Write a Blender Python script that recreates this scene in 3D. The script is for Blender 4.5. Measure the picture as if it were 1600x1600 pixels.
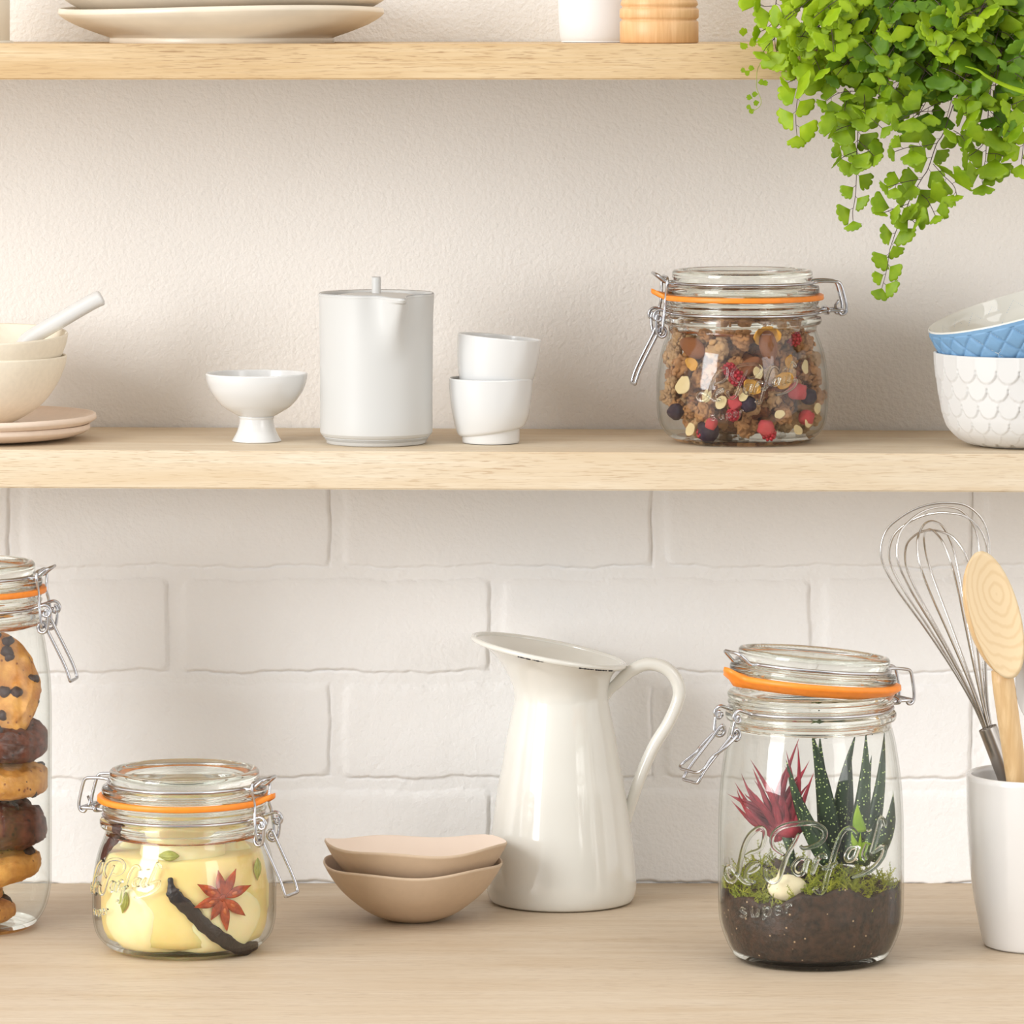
import bpy, bmesh, math, random
import numpy as np
from mathutils import Vector, Matrix, noise
for o in list(bpy.data.objects): bpy.data.objects.remove(o)
PI = math.pi
sc = bpy.context.scene
COL = sc.collection
# ------------------------------------------------------------------ camera, world, lights, exposure
EYE_Z = 0.617; WALL_D = 3.604; FPX = 8000.0; HOR = 10.0
cam_d = bpy.data.cameras.new('camera'); cam = bpy.data.objects.new('camera', cam_d); COL.objects.link(cam)
cam.location = (0, -WALL_D, EYE_Z); cam.rotation_euler = (PI/2, 0, 0)
cam_d.sensor_width = 36; cam_d.lens = 36*FPX/1600; cam_d.shift_y = -(800-HOR)/1600
cam_d.clip_start = 0.05; cam_d.clip_end = 50
sc.camera = cam
def lin(c):
    r = []
    for v in c[:3]:
        v = v/255.0
        r.append(v/12.92 if v <= 0.04045 else ((v+0.055)/1.055)**2.4)
    return (r[0], r[1], r[2], 1.0)
world = bpy.data.worlds.new('world'); sc.world = world; world.use_nodes = True
nt = world.node_tree; nt.nodes.clear()
wo = nt.nodes.new('ShaderNodeOutputWorld'); bg = nt.nodes.new('ShaderNodeBackground')
tc = nt.nodes.new('ShaderNodeTexCoord'); sep = nt.nodes.new('ShaderNodeSeparateXYZ')
cr = nt.nodes.new('ShaderNodeValToRGB'); mr = nt.nodes.new('ShaderNodeMapRange')
mr.inputs[1].default_value = -1; mr.inputs[2].default_value = 1
nt.links.new(tc.outputs['Generated'], sep.inputs[0]); nt.links.new(sep.outputs[2], mr.inputs[0])
nt.links.new(mr.outputs[0], cr.inputs[0])
dk = nt.nodes.new('ShaderNodeVectorMath'); dk.operation = 'DOT_PRODUCT'; dk.inputs[1].default_value = (0.08, -0.995, -0.03)
dm = nt.nodes.new('ShaderNodeMapRange'); dm.interpolation_type = 'SMOOTHSTEP'
for i_, v_ in ((1, 0.68), (2, 0.92), (3, 1.0), (4, 0.22)): dm.inputs[i_].default_value = v_
vm = nt.nodes.new('ShaderNodeVectorMath'); vm.operation = 'SCALE'
nt.links.new(tc.outputs['Generated'], dk.inputs[0]); nt.links.new(dk.outputs['Value'], dm.inputs[0])
nt.links.new(cr.outputs[0], vm.inputs[0]); nt.links.new(dm.outputs[0], vm.inputs['Scale']); nt.links.new(vm.outputs[0], bg.inputs[0]); nt.links.new(bg.outputs[0], wo.inputs[0])
cr.color_ramp.elements[0].position = 0.18; cr.color_ramp.elements[0].color = (0.70, 0.66, 0.60, 1)
cr.color_ramp.elements[1].position = 0.48; cr.color_ramp.elements[1].color = (1.0, 0.975, 0.94, 1)
bg.inputs[1].default_value = 1.26
def area(name, loc, target, sx, sy, power, color):
    l = bpy.data.lights.new(name, 'AREA'); l.shape = 'RECTANGLE'; l.size = sx; l.size_y = sy; l.energy = power; l.color = color
    o = bpy.data.objects.new(name, l); COL.objects.link(o); o.location = loc
    o.rotation_euler = (Vector(target)-Vector(loc)).to_track_quat('-Z', 'Y').to_euler(); return o
area('window_light', (-2.25, -2.15, 1.02), (0, 0, 0.25), 1.2, 1.75, 60, (0.985, 0.995, 1.0))
area('fill_window_light', (1.9, -2.6, 1.0), (0, 0, 0.3), 0.9, 1.3, 10, (1.0, 0.99, 0.98))
sc.view_settings.view_transform = 'Standard'; sc.view_settings.look = 'None'
sc.view_settings.exposure = 0.25; sc.view_settings.gamma = 1.0; sc.view_settings.use_curve_mapping = False
try:
    sc.cycles.use_denoising = True; sc.cycles.max_bounces = 24; sc.cycles.transmission_bounces = 20
    sc.cycles.transparent_max_bounces = 32; sc.cycles.diffuse_bounces = 5; sc.cycles.glossy_bounces = 6
    sc.cycles.blur_glossy = 0.3; sc.cycles.sample_clamp_indirect = 6
except Exception: pass

# ------------------------------------------------------------------ helpers
def S_at(w): return FPX/(WALL_D-w)
def X(px, w): return (px-800)/S_at(w)
def Z(py, w): return EYE_Z-(py-HOR)/S_at(w)
def P(px, py, w): return Vector((X(px, w), -w, Z(py, w)))
SHELF_Z = 0.320; SLOPE = 0.0042; UP_Z = 0.5922
def shz(x): return SHELF_Z - SLOPE*x

def mesh(name, V, F, mat, parent=None, smooth=True, loc=None, merge=False, mats=None, fm=None):
    me = bpy.data.meshes.new(name)
    me.from_pydata([tuple(map(float, v)) for v in V], [], [tuple(int(i) for i in f) for f in F])
    if merge or True:
        bm = bmesh.new(); bm.from_mesh(me)
        if merge: bmesh.ops.remove_doubles(bm, verts=bm.verts, dist=1e-6)
        bmesh.ops.recalc_face_normals(bm, faces=bm.faces)
        bm.to_mesh(me); bm.free()
    for m in (mats or [mat]): me.materials.append(m)
    if smooth: me.polygons.foreach_set('use_smooth', [True]*len(me.polygons))
    if fm is not None:
        for p in me.polygons: p.material_index = fm(p.center)
    o = bpy.data.objects.new(name, me); COL.objects.link(o)
    if parent: o.parent = parent
    if loc is not None: o.location = loc
    return o
def tag(o, label, cat, group=None, kind=None):
    if label: o['label'] = label
    if cat: o['category'] = cat
    if group: o['group'] = group
    if kind: o['kind'] = kind
    return o
def thing(name, label, cat, loc=(0, 0, 0), rz=0, group=None):
    o = bpy.data.objects.new(name, None); COL.objects.link(o); o.empty_display_size = 0.02
    o.location = loc; o.rotation_euler = (0, 0, rz); return tag(o, label, cat, group)
def spline(pts, n=6, closed=False):
    pts = [np.array(p, float) for p in pts]; out = []; m = len(pts)
    rng = range(m if closed else m-1)
    for i in rng:
        if closed: p0, p1, p2, p3 = pts[(i-1) % m], pts[i], pts[(i+1) % m], pts[(i+2) % m]
        else: p0, p1, p2, p3 = pts[max(i-1, 0)], pts[i], pts[i+1], pts[min(i+2, m-1)]
        for k in range(n):
            t = k/n
            out.append(0.5*((2*p1)+(-p0+p2)*t+(2*p0-5*p1+4*p2-p3)*t*t+(-p0+3*p1-3*p2+p3)*t**3))
    if not closed: out.append(pts[-1])
    return out
def soft(pts, n=6): return [(max(p[0], 0), p[1]) for p in spline(pts, n)]
def lathe(prof, seg=96, loop=False, fn=None):
    V = []; F = []; m = len(prof)
    for (r, z) in prof:
        for k in range(seg):
            a = 2*PI*k/seg
            v = (r*math.sin(a), -r*math.cos(a), z)
            V.append(fn(v, a, r, z) if fn else v)
    for i in range(m if loop else m-1):
        j = (i+1) % m
        for k in range(seg):
            l = (k+1) % seg
            F.append((i*seg+k, i*seg+l, j*seg+l, j*seg+k))
    return V, F
def offset(prof, t):
    out = []; m = len(prof)
    for i in range(m):
        a = prof[max(i-1, 0)]; b = prof[min(i+1, m-1)]
        dx, dz = b[0]-a[0], b[1]-a[1]; L = math.hypot(dx, dz) or 1
        out.append((max(prof[i][0]-dz/L*t, 0), prof[i][1]+dx/L*t))
    return out
def shell(outer, t):          # outer profile from the axis out to the rim; returns outer + inner back to the axis
    inner = offset(outer, t); r, z = outer[-1]; ri = inner[-1]
    mid = [((r*0.75+ri[0]*0.25), max(z, ri[1])+t*0.25), ((r+ri[0])/2, max(z, ri[1])+t*0.34), ((r*0.25+ri[0]*0.75), max(z, ri[1])+t*0.25)]
    inner[0] = (0, inner[0][1])
    return list(outer)+mid+inner[::-1]
def tube(pts, r, closed=False, seg=8, flat=1.0, caps=True):
    pts = [Vector(p) for p in pts]; m = len(pts); V = []; F = []
    rr = r if hasattr(r, '__len__') else [r]*m
    tan = []
    for i in range(m):
        a = pts[(i-1) % m] if closed else pts[max(i-1, 0)]; b = pts[(i+1) % m] if closed else pts[min(i+1, m-1)]
        d = b-a; tan.append(d.normalized() if d.length > 1e-9 else Vector((0, 0, 1)))
    n = tan[0].orthogonal().normalized()
    for i in range(m):
        if i: 
            n = n-tan[i]*n.dot(tan[i])
            n = n.normalized() if n.length > 1e-6 else tan[i].orthogonal().normalized()
        b = tan[i].cross(n)
        for k in range(seg):
            a = 2*PI*k/seg; V.append(pts[i]+n*(math.cos(a)*rr[i])+b*(math.sin(a)*rr[i]*flat))
    for i in range(m if closed else m-1):
        j = (i+1) % m
        for k in range(seg):
            l = (k+1) % seg; F.append((i*seg+k, i*seg+l, j*seg+l, j*seg+k))
    if not closed and caps:
        F.append(tuple(range(seg))[::-1]); F.append(tuple((m-1)*seg+k for k in range(seg)))
    return V, F
class MB:
    def __init__(s): s.V = []; s.F = []
    def add(s, VF):
        o = len(s.V); s.V += list(VF[0]); s.F += [tuple(i+o for i in f) for f in VF[1]]; return s
    def build(s, name, mat, parent=None, **k): return mesh(name, s.V, s.F, mat, parent, **k)
def ico(sub, fn):
    bm = bmesh.new(); bmesh.ops.create_icosphere(bm, subdivisions=sub, radius=1.0)
    V = [fn(v.co.copy()) for v in bm.verts]; F = [[v.index for v in f.verts] for f in bm.faces]; bm.free(); return V, F
def xf(VF, M): return [M @ Vector(v) for v in VF[0]], VF[1]
def box(cx, cy, cz, sx, sy, sz):
    V = [(cx+a*sx/2, cy+b*sy/2, cz+c*sz/2) for a in (-1, 1) for b in (-1, 1) for c in (-1, 1)]
    return V, [(0, 1, 3, 2), (4, 6, 7, 5), (0, 4, 5, 1), (2, 3, 7, 6), (0, 2, 6, 4), (1, 5, 7, 3)]

# ------------------------------------------------------------------ materials
class NM:
    def __init__(s, name):
        s.m = bpy.data.materials.new(name); s.m.use_nodes = True; s.t = s.m.node_tree; s.t.nodes.clear()
        s.out = s.t.nodes.new('ShaderNodeOutputMaterial')
    def n(s, typ, **kw):
        nd = s.t.nodes.new('ShaderNode'+typ)
        for k, v in kw.items():
            if k.startswith('i_'):
                key = k[2:]; key = int(key) if key.isdigit() else key.replace('_', ' ')
                nd.inputs[key].default_value = v
            else: setattr(nd, k, v)
        return nd
    def l(s, a, b): s.t.links.new(a, b)
    def bsdf(s, color, rough=0.5, **kw):
        p = s.n('BsdfPrincipled'); p.inputs['Base Color'].default_value = color; p.inputs['Roughness'].default_value = rough
        for k, v in kw.items(): p.inputs[k.replace('_', ' ')].default_value = v
        s.l(p.outputs[0], s.out.inputs[0]); s.p = p; return p
    def coords(s, sx=1, sy=1, sz=1, rot=(0, 0, 0)):
        t = s.n('TexCoord'); m = s.n('Mapping'); m.inputs['Scale'].default_value = (sx, sy, sz); m.inputs['Rotation'].default_value = rot
        s.l(t.outputs['Object'], m.inputs[0]); return m.outputs[0]
    def noise(s, vec, scale, detail=3, rough=0.5, dist=0):
        n = s.n('TexNoise'); n.inputs['Scale'].default_value = scale; n.inputs['Detail'].default_value = detail
        n.inputs['Roughness'].default_value = rough; n.inputs['Distortion'].default_value = dist
        if vec is not None: s.l(vec, n.inputs['Vector'])
        return n.outputs['Fac']
    def ramp(s, fac, stops):
        r = s.n('ValToRGB'); e = r.color_ramp.elements
        while len(e) < len(stops): e.new(0.5)
        for i, (p, c) in enumerate(stops): e[i].position = p; e[i].color = c if hasattr(c, '__len__') else (c, c, c, 1)
        s.l(fac, r.inputs[0]); return r.outputs[0]
    def mix(s, fac, a, b, mode='MIX'):
        m = s.n('MixRGB', blend_type=mode)
        for i, v in ((0, fac), (1, a), (2, b)):
            if hasattr(v, 'links'): s.l(v, m.inputs[i])
            else: m.inputs[i].default_value = v
        return m.outputs[0]
    def bump(s, h, strength=0.3, dist=0.001, nrm=None):
        b = s.n('Bump'); b.inputs['Strength'].default_value = strength; b.inputs['Distance'].default_value = dist
        s.l(h, b.inputs['Height'])
        if nrm is not None: s.l(nrm, b.inputs['Normal'])
        return b.outputs[0]
def simple(name, c, rough=0.5, noise_amt=0.0, nscale=60, bump=0.0, bscale=400, **kw):
    m = NM(name); p = m.bsdf(lin(c), rough, **kw); v = m.coords()
    if noise_amt:
        c1 = lin(tuple(max(0, x*(1-noise_amt)) for x in c)); c2 = lin(tuple(min(255, x*(1+noise_amt)) for x in c))
        m.l(m.ramp(m.noise(v, nscale, 4), [(0.3, c1), (0.7, c2)]), p.inputs['Base Color'])
    if bump: m.l(m.bump(m.noise(v, bscale, 3), bump, 0.0006), p.inputs['Normal'])
    return m.m
def oak(name, light, dark, pore, wide=1.0):
    m = NM(name); p = m.bsdf(lin(light), 0.55); p.inputs['Specular IOR Level'].default_value = 0.3
    base = m.noise(m.coords(2.6, 34*wide, 34*wide, (0, 0.012, 0.02)), 1.0, 5, 0.6, 1.1)
    col = m.ramp(base, [(0.28, lin(dark)), (0.5, lin(tuple((a*0.62+b*0.38) for a, b in zip(light, dark)))), (0.72, lin(light))])
    fib = m.noise(m.coords(14, 700, 700, (0, 0.02, 0.01)), 1.0, 3, 0.6)
    col = m.mix(m.ramp(fib, [(0.35, 0.5), (0.65, 0.0)]), col, lin(dark))
    por = m.noise(m.coords(72, 1750, 1750, (0, 0.045, 0.02)), 1.0, 2, 0.5, 0.3)
    msk = m.noise(m.coords(6, 60, 60), 1.0, 2)
    pm = m.mix(1.0, m.ramp(por, [(0.56, 0.0), (0.66, 0.62)]), m.ramp(msk, [(0.35, 0.30), (0.60, 0.85)]), 'MULTIPLY')
    col = m.mix(pm, col, lin(pore))
    wv = m.n('TexWave', wave_type='BANDS', bands_direction='Y'); wv.inputs['Scale'].default_value = 9; wv.inputs['Distortion'].default_value = 7
    wv.inputs['Detail'].default_value = 2; wv.inputs['Detail Scale'].default_value = 0.9
    m.l(m.coords(1.0, 7, 7, (0, 0.0, 0.06)), wv.inputs[0])
    col = m.mix(m.ramp(wv.outputs['Fac'], [(0.0, 0.22), (0.35, 0.0)]), col, lin(dark))
    m.l(col, p.inputs['Base Color'])
    m.l(m.bump(m.mix(0.6, fib, pm), -0.25, 0.0006), p.inputs['Normal']); return m.m
M = {}
M['oak_top'] = oak('oak_top', (213, 191, 156), (192, 161, 118), (130, 92, 58))
M['oak_mid'] = oak('oak_mid', (222, 211, 192), (205, 184, 153), (156, 120, 84))
M['oak_work'] = oak('oak_work', (210, 198, 180), (188, 166, 138), (138, 104, 76), 0.7)
def wallmat(name, c, s1, s2, fine):
    m = NM(name); p = m.bsdf(lin(c), 0.75); p.inputs['Specular IOR Level'].default_value = 0.25
    v = m.coords(); big = m.noise(v, 5, 3)
    m.l(m.ramp(big, [(0.3, lin(tuple(x*0.985 for x in c))), (0.7, lin(tuple(min(255, x*1.01) for x in c)))]), p.inputs['Base Color'])
    b1 = m.bump(m.noise(v, fine, 3, 0.55), s1, 0.0010)
    b2 = m.bump(m.noise(v, 60, 3, 0.6, 0.6), s2, 0.003, b1)
    m.l(b2, p.inputs['Normal']); return m.m
M['plaster'] = wallmat('cream_plaster_paint', (234, 230, 225), 0.85, 0.14, 300)
M['brickpaint'] = wallmat('white_brick_paint', (240, 240, 240), 0.5, 0.25, 330)
M['porcelain'] = simple('white_porcelain', (218, 218, 217), 0.18, Coat_Weight=0.3, Coat_Roughness=0.08)
M['satin_white'] = simple('satin_white_glaze', (199, 199, 197), 0.38, Specular_IOR_Level=0.3)
M['matte_white'] = simple('matte_white_bisque', (215, 214, 212), 0.5)
M['cream_matte'] = simple('cream_stoneware', (229, 219, 200), 0.5, 0.015, 300)
M['peach'] = simple('pale_peach_stoneware', (226, 206, 188), 0.5, 0.01, 200)
M['plate'] = simple('warm_grey_plate_glaze', (219, 206, 186), 0.3, 0.03, 30)
M['canister'] = simple('cream_canister_glaze', (222, 213, 196), 0.4)
M['taupe'] = simple('taupe_bisque', (200, 177, 151), 0.6, 0.01, 200)
M['taupe_in'] = simple('pale_pink_bisque', (232, 215, 200), 0.6)
M['enamel'] = simple('cream_enamel', (228, 227, 220), 0.1, Coat_Weight=0.6, Coat_Roughness=0.04)
M['chip'] = simple('dark_chipped_enamel', (38, 34, 36), 0.6)
M['grey_pot'] = simple('pale_grey_ceramic', (226, 226, 226), 0.6, bump=0.15, bscale=700)
M['blue'] = simple('matte_sky_blue_glaze', (118, 160, 198), 0.5, 0.02, 200)
M['gloss_white'] = simple('glossy_white_glaze', (226, 225, 218), 0.06, Coat_Weight=0.5, Coat_Roughness=0.02)
M['crock'] = simple('white_crock_glaze', (222, 220, 218), 0.15, Coat_Weight=0.4, Coat_Roughness=0.05)
M['steel'] = simple('polished_steel', (200, 196, 192), 0.18, Metallic=1.0)
M['brushed'] = simple('brushed_steel', (176, 170, 164), 0.3, Metallic=1.0)
M['wire'] = simple('galvanised_wire', (196, 196, 200), 0.22, Metallic=1.0)
M['rubber'] = simple('orange_rubber', (240, 138, 38), 0.42, 0.03, 200)
M['terracotta'] = simple('terracotta', (178, 108, 70), 0.8, 0.08, 40)
M['soil_dark'] = simple('dark_potting_soil', (58, 40, 30), 0.9, 0.3, 300, 0.6, 300)
def beech(name, c1, c2, sx, sy, sz):
    m = NM(name); p = m.bsdf(lin(c1), 0.45); f = m.noise(m.coords(sx, sy, sz), 1.0, 4, 0.6, 0.8)
    g = m.noise(m.coords(sx*4, sy*4, sz*4), 1.0, 3)
    c = m.ramp(f, [(0.3, lin(c2)), (0.65, lin(c1))]); c = m.mix(m.ramp(g, [(0.4, 0.3), (0.6, 0.0)]), c, lin(c2))
    m.l(c, p.inputs['Base Color']); return m.m
M['mill'] = beech('pale_turned_beech', (226, 184, 134), (204, 156, 104), 160, 60, 12)
M['spoonwood'] = beech('carved_beech', (226, 196, 150), (196, 158, 108), 90, 90, 14)
def rings_wood():
    m = NM('ringed_beech'); p = m.bsdf(lin((228, 202, 158)), 0.55)
    w = m.n('TexWave', wave_type='RINGS', rings_direction='Y'); w.inputs['Scale'].default_value = 44; w.inputs['Distortion'].default_value = 5.0
    w.inputs['Detail'].default_value = 3; mc = m.coords(1.5, 1, 1); m.l(mc, w.inputs[0]); mc.node.inputs['Location'].default_value = (-.012, 0, -.012)
    m.l(m.ramp(w.outputs['Fac'], [(0.0, lin((221, 194, 152))), (0.5, lin((229, 205, 166)))]), p.inputs['Base Color']); return m.m
M['spoonface'] = rings_wood()
def glass_real(name, tint=(0.985, 0.995, 0.98, 1)):
    m = NM(name); g = m.n('BsdfGlass'); g.inputs['Color'].default_value = tint; g.inputs['Roughness'].default_value = 0.0; g.inputs['IOR'].default_value = 1.46
    m.l(g.outputs[0], m.out.inputs[0]); return m.m
def glass_thin(name):
    m = NM(name); t = m.n('BsdfTransparent'); g = m.n('BsdfGlossy'); g.inputs['Roughness'].default_value = 0.015
    lw = m.n('LayerWeight'); lw.inputs[0].default_value = 0.5
    v = m.coords(); nb = m.bump(m.noise(v, 32, 2), 0.10, 0.004)
    m.l(nb, g.inputs['Normal'])
    f = lw.outputs['Facing']
    pw = m.n('Math', operation='POWER'); pw.inputs[1].default_value = 5.0; m.l(f, pw.inputs[0])
    mu = m.n('Math', operation='MULTIPLY_ADD'); mu.inputs[1].default_value = 0.75; mu.inputs[2].default_value = 0.034; m.l(pw.outputs[0], mu.inputs[0])
    c = m.ramp(f, [(0.0, (0.99, 0.995, 0.99, 1)), (0.70, (0.975, 0.98, 0.97, 1)), (0.90, (0.90, 0.905, 0.88, 1)), (1.0, (0.74, 0.75, 0.70, 1))])
    m.l(c, t.inputs[0]); mx = m.n('MixShader'); m.l(mu.outputs[0], mx.inputs[0]); m.l(t.outputs[0], mx.inputs[1]); m.l(g.outputs[0], mx.inputs[2])
    m.l(mx.outputs[0], m.out.inputs[0]); return m.m
M['glass'] = glass_real('clear_pressed_glass'); M['thin'] = glass_thin('clear_jar_wall_glass')

# ------------------------------------------------------------------ setting
def brick_h(x, z):
    """relief of the painted brickwork, arrays in metres"""
    s = 2220.0
    px = 800+x*s; py = HOR+(EYE_Z-z)*s
    def sn(a, b, seed):   # cheap smooth wobble
        return (np.sin(a*0.9+seed)+np.sin(a*2.3+b*1.7+seed*2.1)*0.6+np.sin(a*5.1-b*3.3+seed*0.7)*0.35+np.sin(a*11.3+b*7.9+seed)*0.2)/2.15
    wx = sn(px/40, py/40, 1.3)*4.0; wy = sn(py/60, px/35, 4.1)*0.6+sn(px/38, py/200, 2.2)*4.5
    row = np.floor((py+wy-905)/165.0).astype(int)
    ry = (py+wy-905)-row*165.0            # 0..165, brick occupies 3..143
    off = np.where(row % 2 == 0, 775.0, 527.0)
    cx = np.floor((px+wx-off)/500.0); rx = (px+wx-off)-cx*500.0   # joint centred at 0
    dl = rx-13; dr = 487-rx; dt = ry-3; db = 143-ry
    def edge(d, w): return 1/(1+np.exp(-np.clip(d/w, -30, 30)))
    # rounded corners
    h = edge(dl, 3.0)*edge(dr, 0.8)*edge(dt, 3.0)*edge(db, 0.8)
    rc = 14.0
    for (a, b) in ((dr, db), (dl, db), (dr, dt), (dl, dt)):
        inside = (a < rc) & (b < rc)
        d = rc-np.hypot(rc-a, rc-b)
        h = np.where(inside, np.minimum(h, edge(d, 1.6)), h)
    tilt = 0.35*np.sin(row*3.1+cx*5.7)
    # crease just outside the lower and right edges
    crease = np.exp(-((db+2.5)/1.7)**2)*edge(dl, 3)*edge(dr+4, 2)+np.exp(-((dr+2.5)/1.7)**2)*edge(dt, 3)*edge(db+4, 2)
    n = sn(px/7, py/9, 0.3)*sn(px/13, py/6, 5.0)
    mort = (1-h)*0.8*n*(0.6+0.4*sn(px/45, py/45, 8.8))
    return (h*(2.1+tilt)-crease*1.5*np.clip(0.45+0.8*sn(px/75, py/75, 9), 0, 1)+mort+0.10*sn(px/90, py/50, 3.3)+0.09*n*h-0.5*h*np.clip(sn(px/23, py/19, 6.1)-0.72, 0, 1))*0.001
def walls():
    nx, nz = 1700, 420
    xs = np.linspace(-0.70, 0.70, nx); zs = np.linspace(-0.012, 0.312, nz)
    XX, ZZ = np.meshgrid(xs, zs); H = brick_h(XX, ZZ)
    V = np.stack([XX.ravel(), -H.ravel(), ZZ.ravel()], 1)
    idx = np.arange(nx*nz).reshape(nz, nx)
    F = np.stack([idx[:-1, :-1].ravel(), idx[:-1, 1:].ravel(), idx[1:, 1:].ravel(), idx[1:, :-1].ravel()], 1)
    me = bpy.data.meshes.new('wall_back_lower'); me.vertices.add(len(V)); me.vertices.foreach_set('co', V.ravel())
    me.loops.add(F.size); me.loops.foreach_set('vertex_index', F.ravel()); me.polygons.add(len(F))
    me.polygons.foreach_set('loop_start', np.arange(0, F.size, 4)); me.polygons.foreach_set('loop_total', np.full(len(F), 4))
    me.update(); me.validate(); me.polygons.foreach_set('use_smooth', [True]*len(F)); me.materials.append(M['brickpaint'])
    o = bpy.data.objects.new('wall_back_lower', me); COL.objects.link(o); o['kind'] = 'structure'
    u = mesh('wall_back_upper', *box(0, 0.03, 0.30+0.55, 1.56, 0.06, 1.10), M['plaster'], smooth=False); u['kind'] = 'structure'
    b = mesh('wall_back_core', *box(0, 0.035, 0.14, 1.56, 0.06, 0.32), M['brickpaint'], smooth=False); b['kind'] = 'structure'
walls()
def plank(name, x0, x1, y0, y1, z0, z1, mat, label, cat, slope=0.0, tilt_top=0):
    bm = bmesh.new(); bmesh.ops.create_cube(bm, size=1)
    for v in bm.verts:
        v.co = Vector((x0+(v.co.x+.5)*(x1-x0), y0+(v.co.y+.5)*(y1-y0), z0+(v.co.z+.5)*(z1-z0)))
    bmesh.ops.bevel(bm, geom=list(bm.edges), offset=0.0009, segments=2, affect='EDGES')
    for v in bm.verts: v.co.z -= slope*v.co.x
    me = bpy.data.meshes.new(name); bm.to_mesh(me); bm.free(); me.materials.append(mat)
    o = bpy.data.objects.new(name, me); COL.objects.link(o); return tag(o, label, cat)
plank('wall_shelf', -0.72, 0.72, -0.191, -0.0005, UP_Z-0.0240, UP_Z, M['oak_top'], 'upper oak shelf board carrying the plates, the wooden mill and the trailing fern', 'shelf')
plank('wall_shelf', -0.72, 0.72, -0.191, -0.0030, SHELF_Z-0.0255, SHELF_Z, M['oak_mid'], 'thick pale oak shelf board across the middle, above the painted brick', 'shelf', SLOPE)
plank('worktop', -0.78, 0.78, -0.66, -0.0005, -0.04, 0.0, M['oak_work'], 'long oak worktop along the foot of the white brick wall', 'worktop')

# ------------------------------------------------------------------ clip-top jars
LETTERS = [  # strokes of the embossed lettering, in pixels of the photograph
 [(1158,1320),(1165,1314),(1180,1306),(1186,1293),(1187,1278),(1183,1273),(1176,1275),(1165,1286),(1157,1303),(1151,1329),(1148,1347),(1141,1362),(1134,1364),(1130,1355),(1131,1344),(1137,1342),(1144,1349),(1156,1361),(1169,1362)],
 [(1162,1346),(1172,1340),(1178,1332),(1174,1330),(1167,1334),(1161,1344),(1160,1355),(1166,1359),(1173,1358)],
 [(1240,1277),(1232,1293),(1221,1314),(1214,1334),(1208,1349),(1199,1355),(1190,1349),(1188,1338),(1192,1334)],
 [(1217,1312),(1202,1302),(1198,1291),(1202,1278),(1217,1267),(1240,1262),(1262,1262),(1277,1269),(1281,1278),(1276,1289),(1262,1297),(1247,1300),(1242,1296)],
 [(1249,1317),(1240,1318),(1232,1327),(1232,1336),(1238,1341),(1246,1338),(1251,1325),(1254,1316),(1250,1332),(1251,1339)],
 [(1270,1312),(1265,1325),(1260,1341)], [(1265,1323),(1274,1312),(1280,1312),(1281,1316)],
 [(1332,1280),(1324,1271),(1313,1272),(1304,1284),(1296,1306),(1289,1329),(1283,1347),(1279,1364),(1272,1370),(1264,1364),(1270,1361)],
 [(1276,1331),(1289,1329),(1300,1321)],
 [(1330,1301),(1321,1302),(1314,1312),(1316,1320),(1324,1319),(1330,1310),(1334,1299),(1328,1316),(1332,1320)],
 [(1348,1297),(1343,1310),(1343,1318),(1348,1319)], [(1351,1275),(1352,1278)],
 [(1371,1258),(1366,1278),(1358,1304),(1354,1314)], [(1371,1258),(1377,1267),(1378,1274)],
 [(1354,1315),(1369,1306),(1377,1306),(1375,1318),(1364,1331),(1345,1342),(1321,1348)]]
SMALL = {'s': [[(8,1),(5,0),(2,1),(2,4),(7,7),(7,10),(4,12),(0,11)]], 'u': [[(1,0),(0,8),(2,12),(6,11),(8,6)],[(9,0),(8,12)]],
 'p': [[(1,0),(0,18)],[(1,3),(5,0),(9,3),(8,9),(4,12),(0,9)]], 'e': [[(1,6),(8,5),(7,1),(4,0),(1,3),(0,8),(3,12),(8,10)]],
 'r': [[(1,0),(0,12)],[(1,4),(4,0),(8,1)]]}
for i, ch in enumerate('super'):
    for st in SMALL[ch]:
        LETTERS.append([(1150+i*17.5+x*1.15, 1402-i*3.4+y*1.15) for x, y in st])
def rot2(pts, c, a):
    out = []
    for (u, y, z) in pts:
        du, dz = u-c[0], z-c[1]
        out.append((c[0]+du*math.cos(a)-dz*math.sin(a), y, c[1]+du*math.sin(a)+dz*math.cos(a)))
    return out
WR = 0.00108
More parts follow.
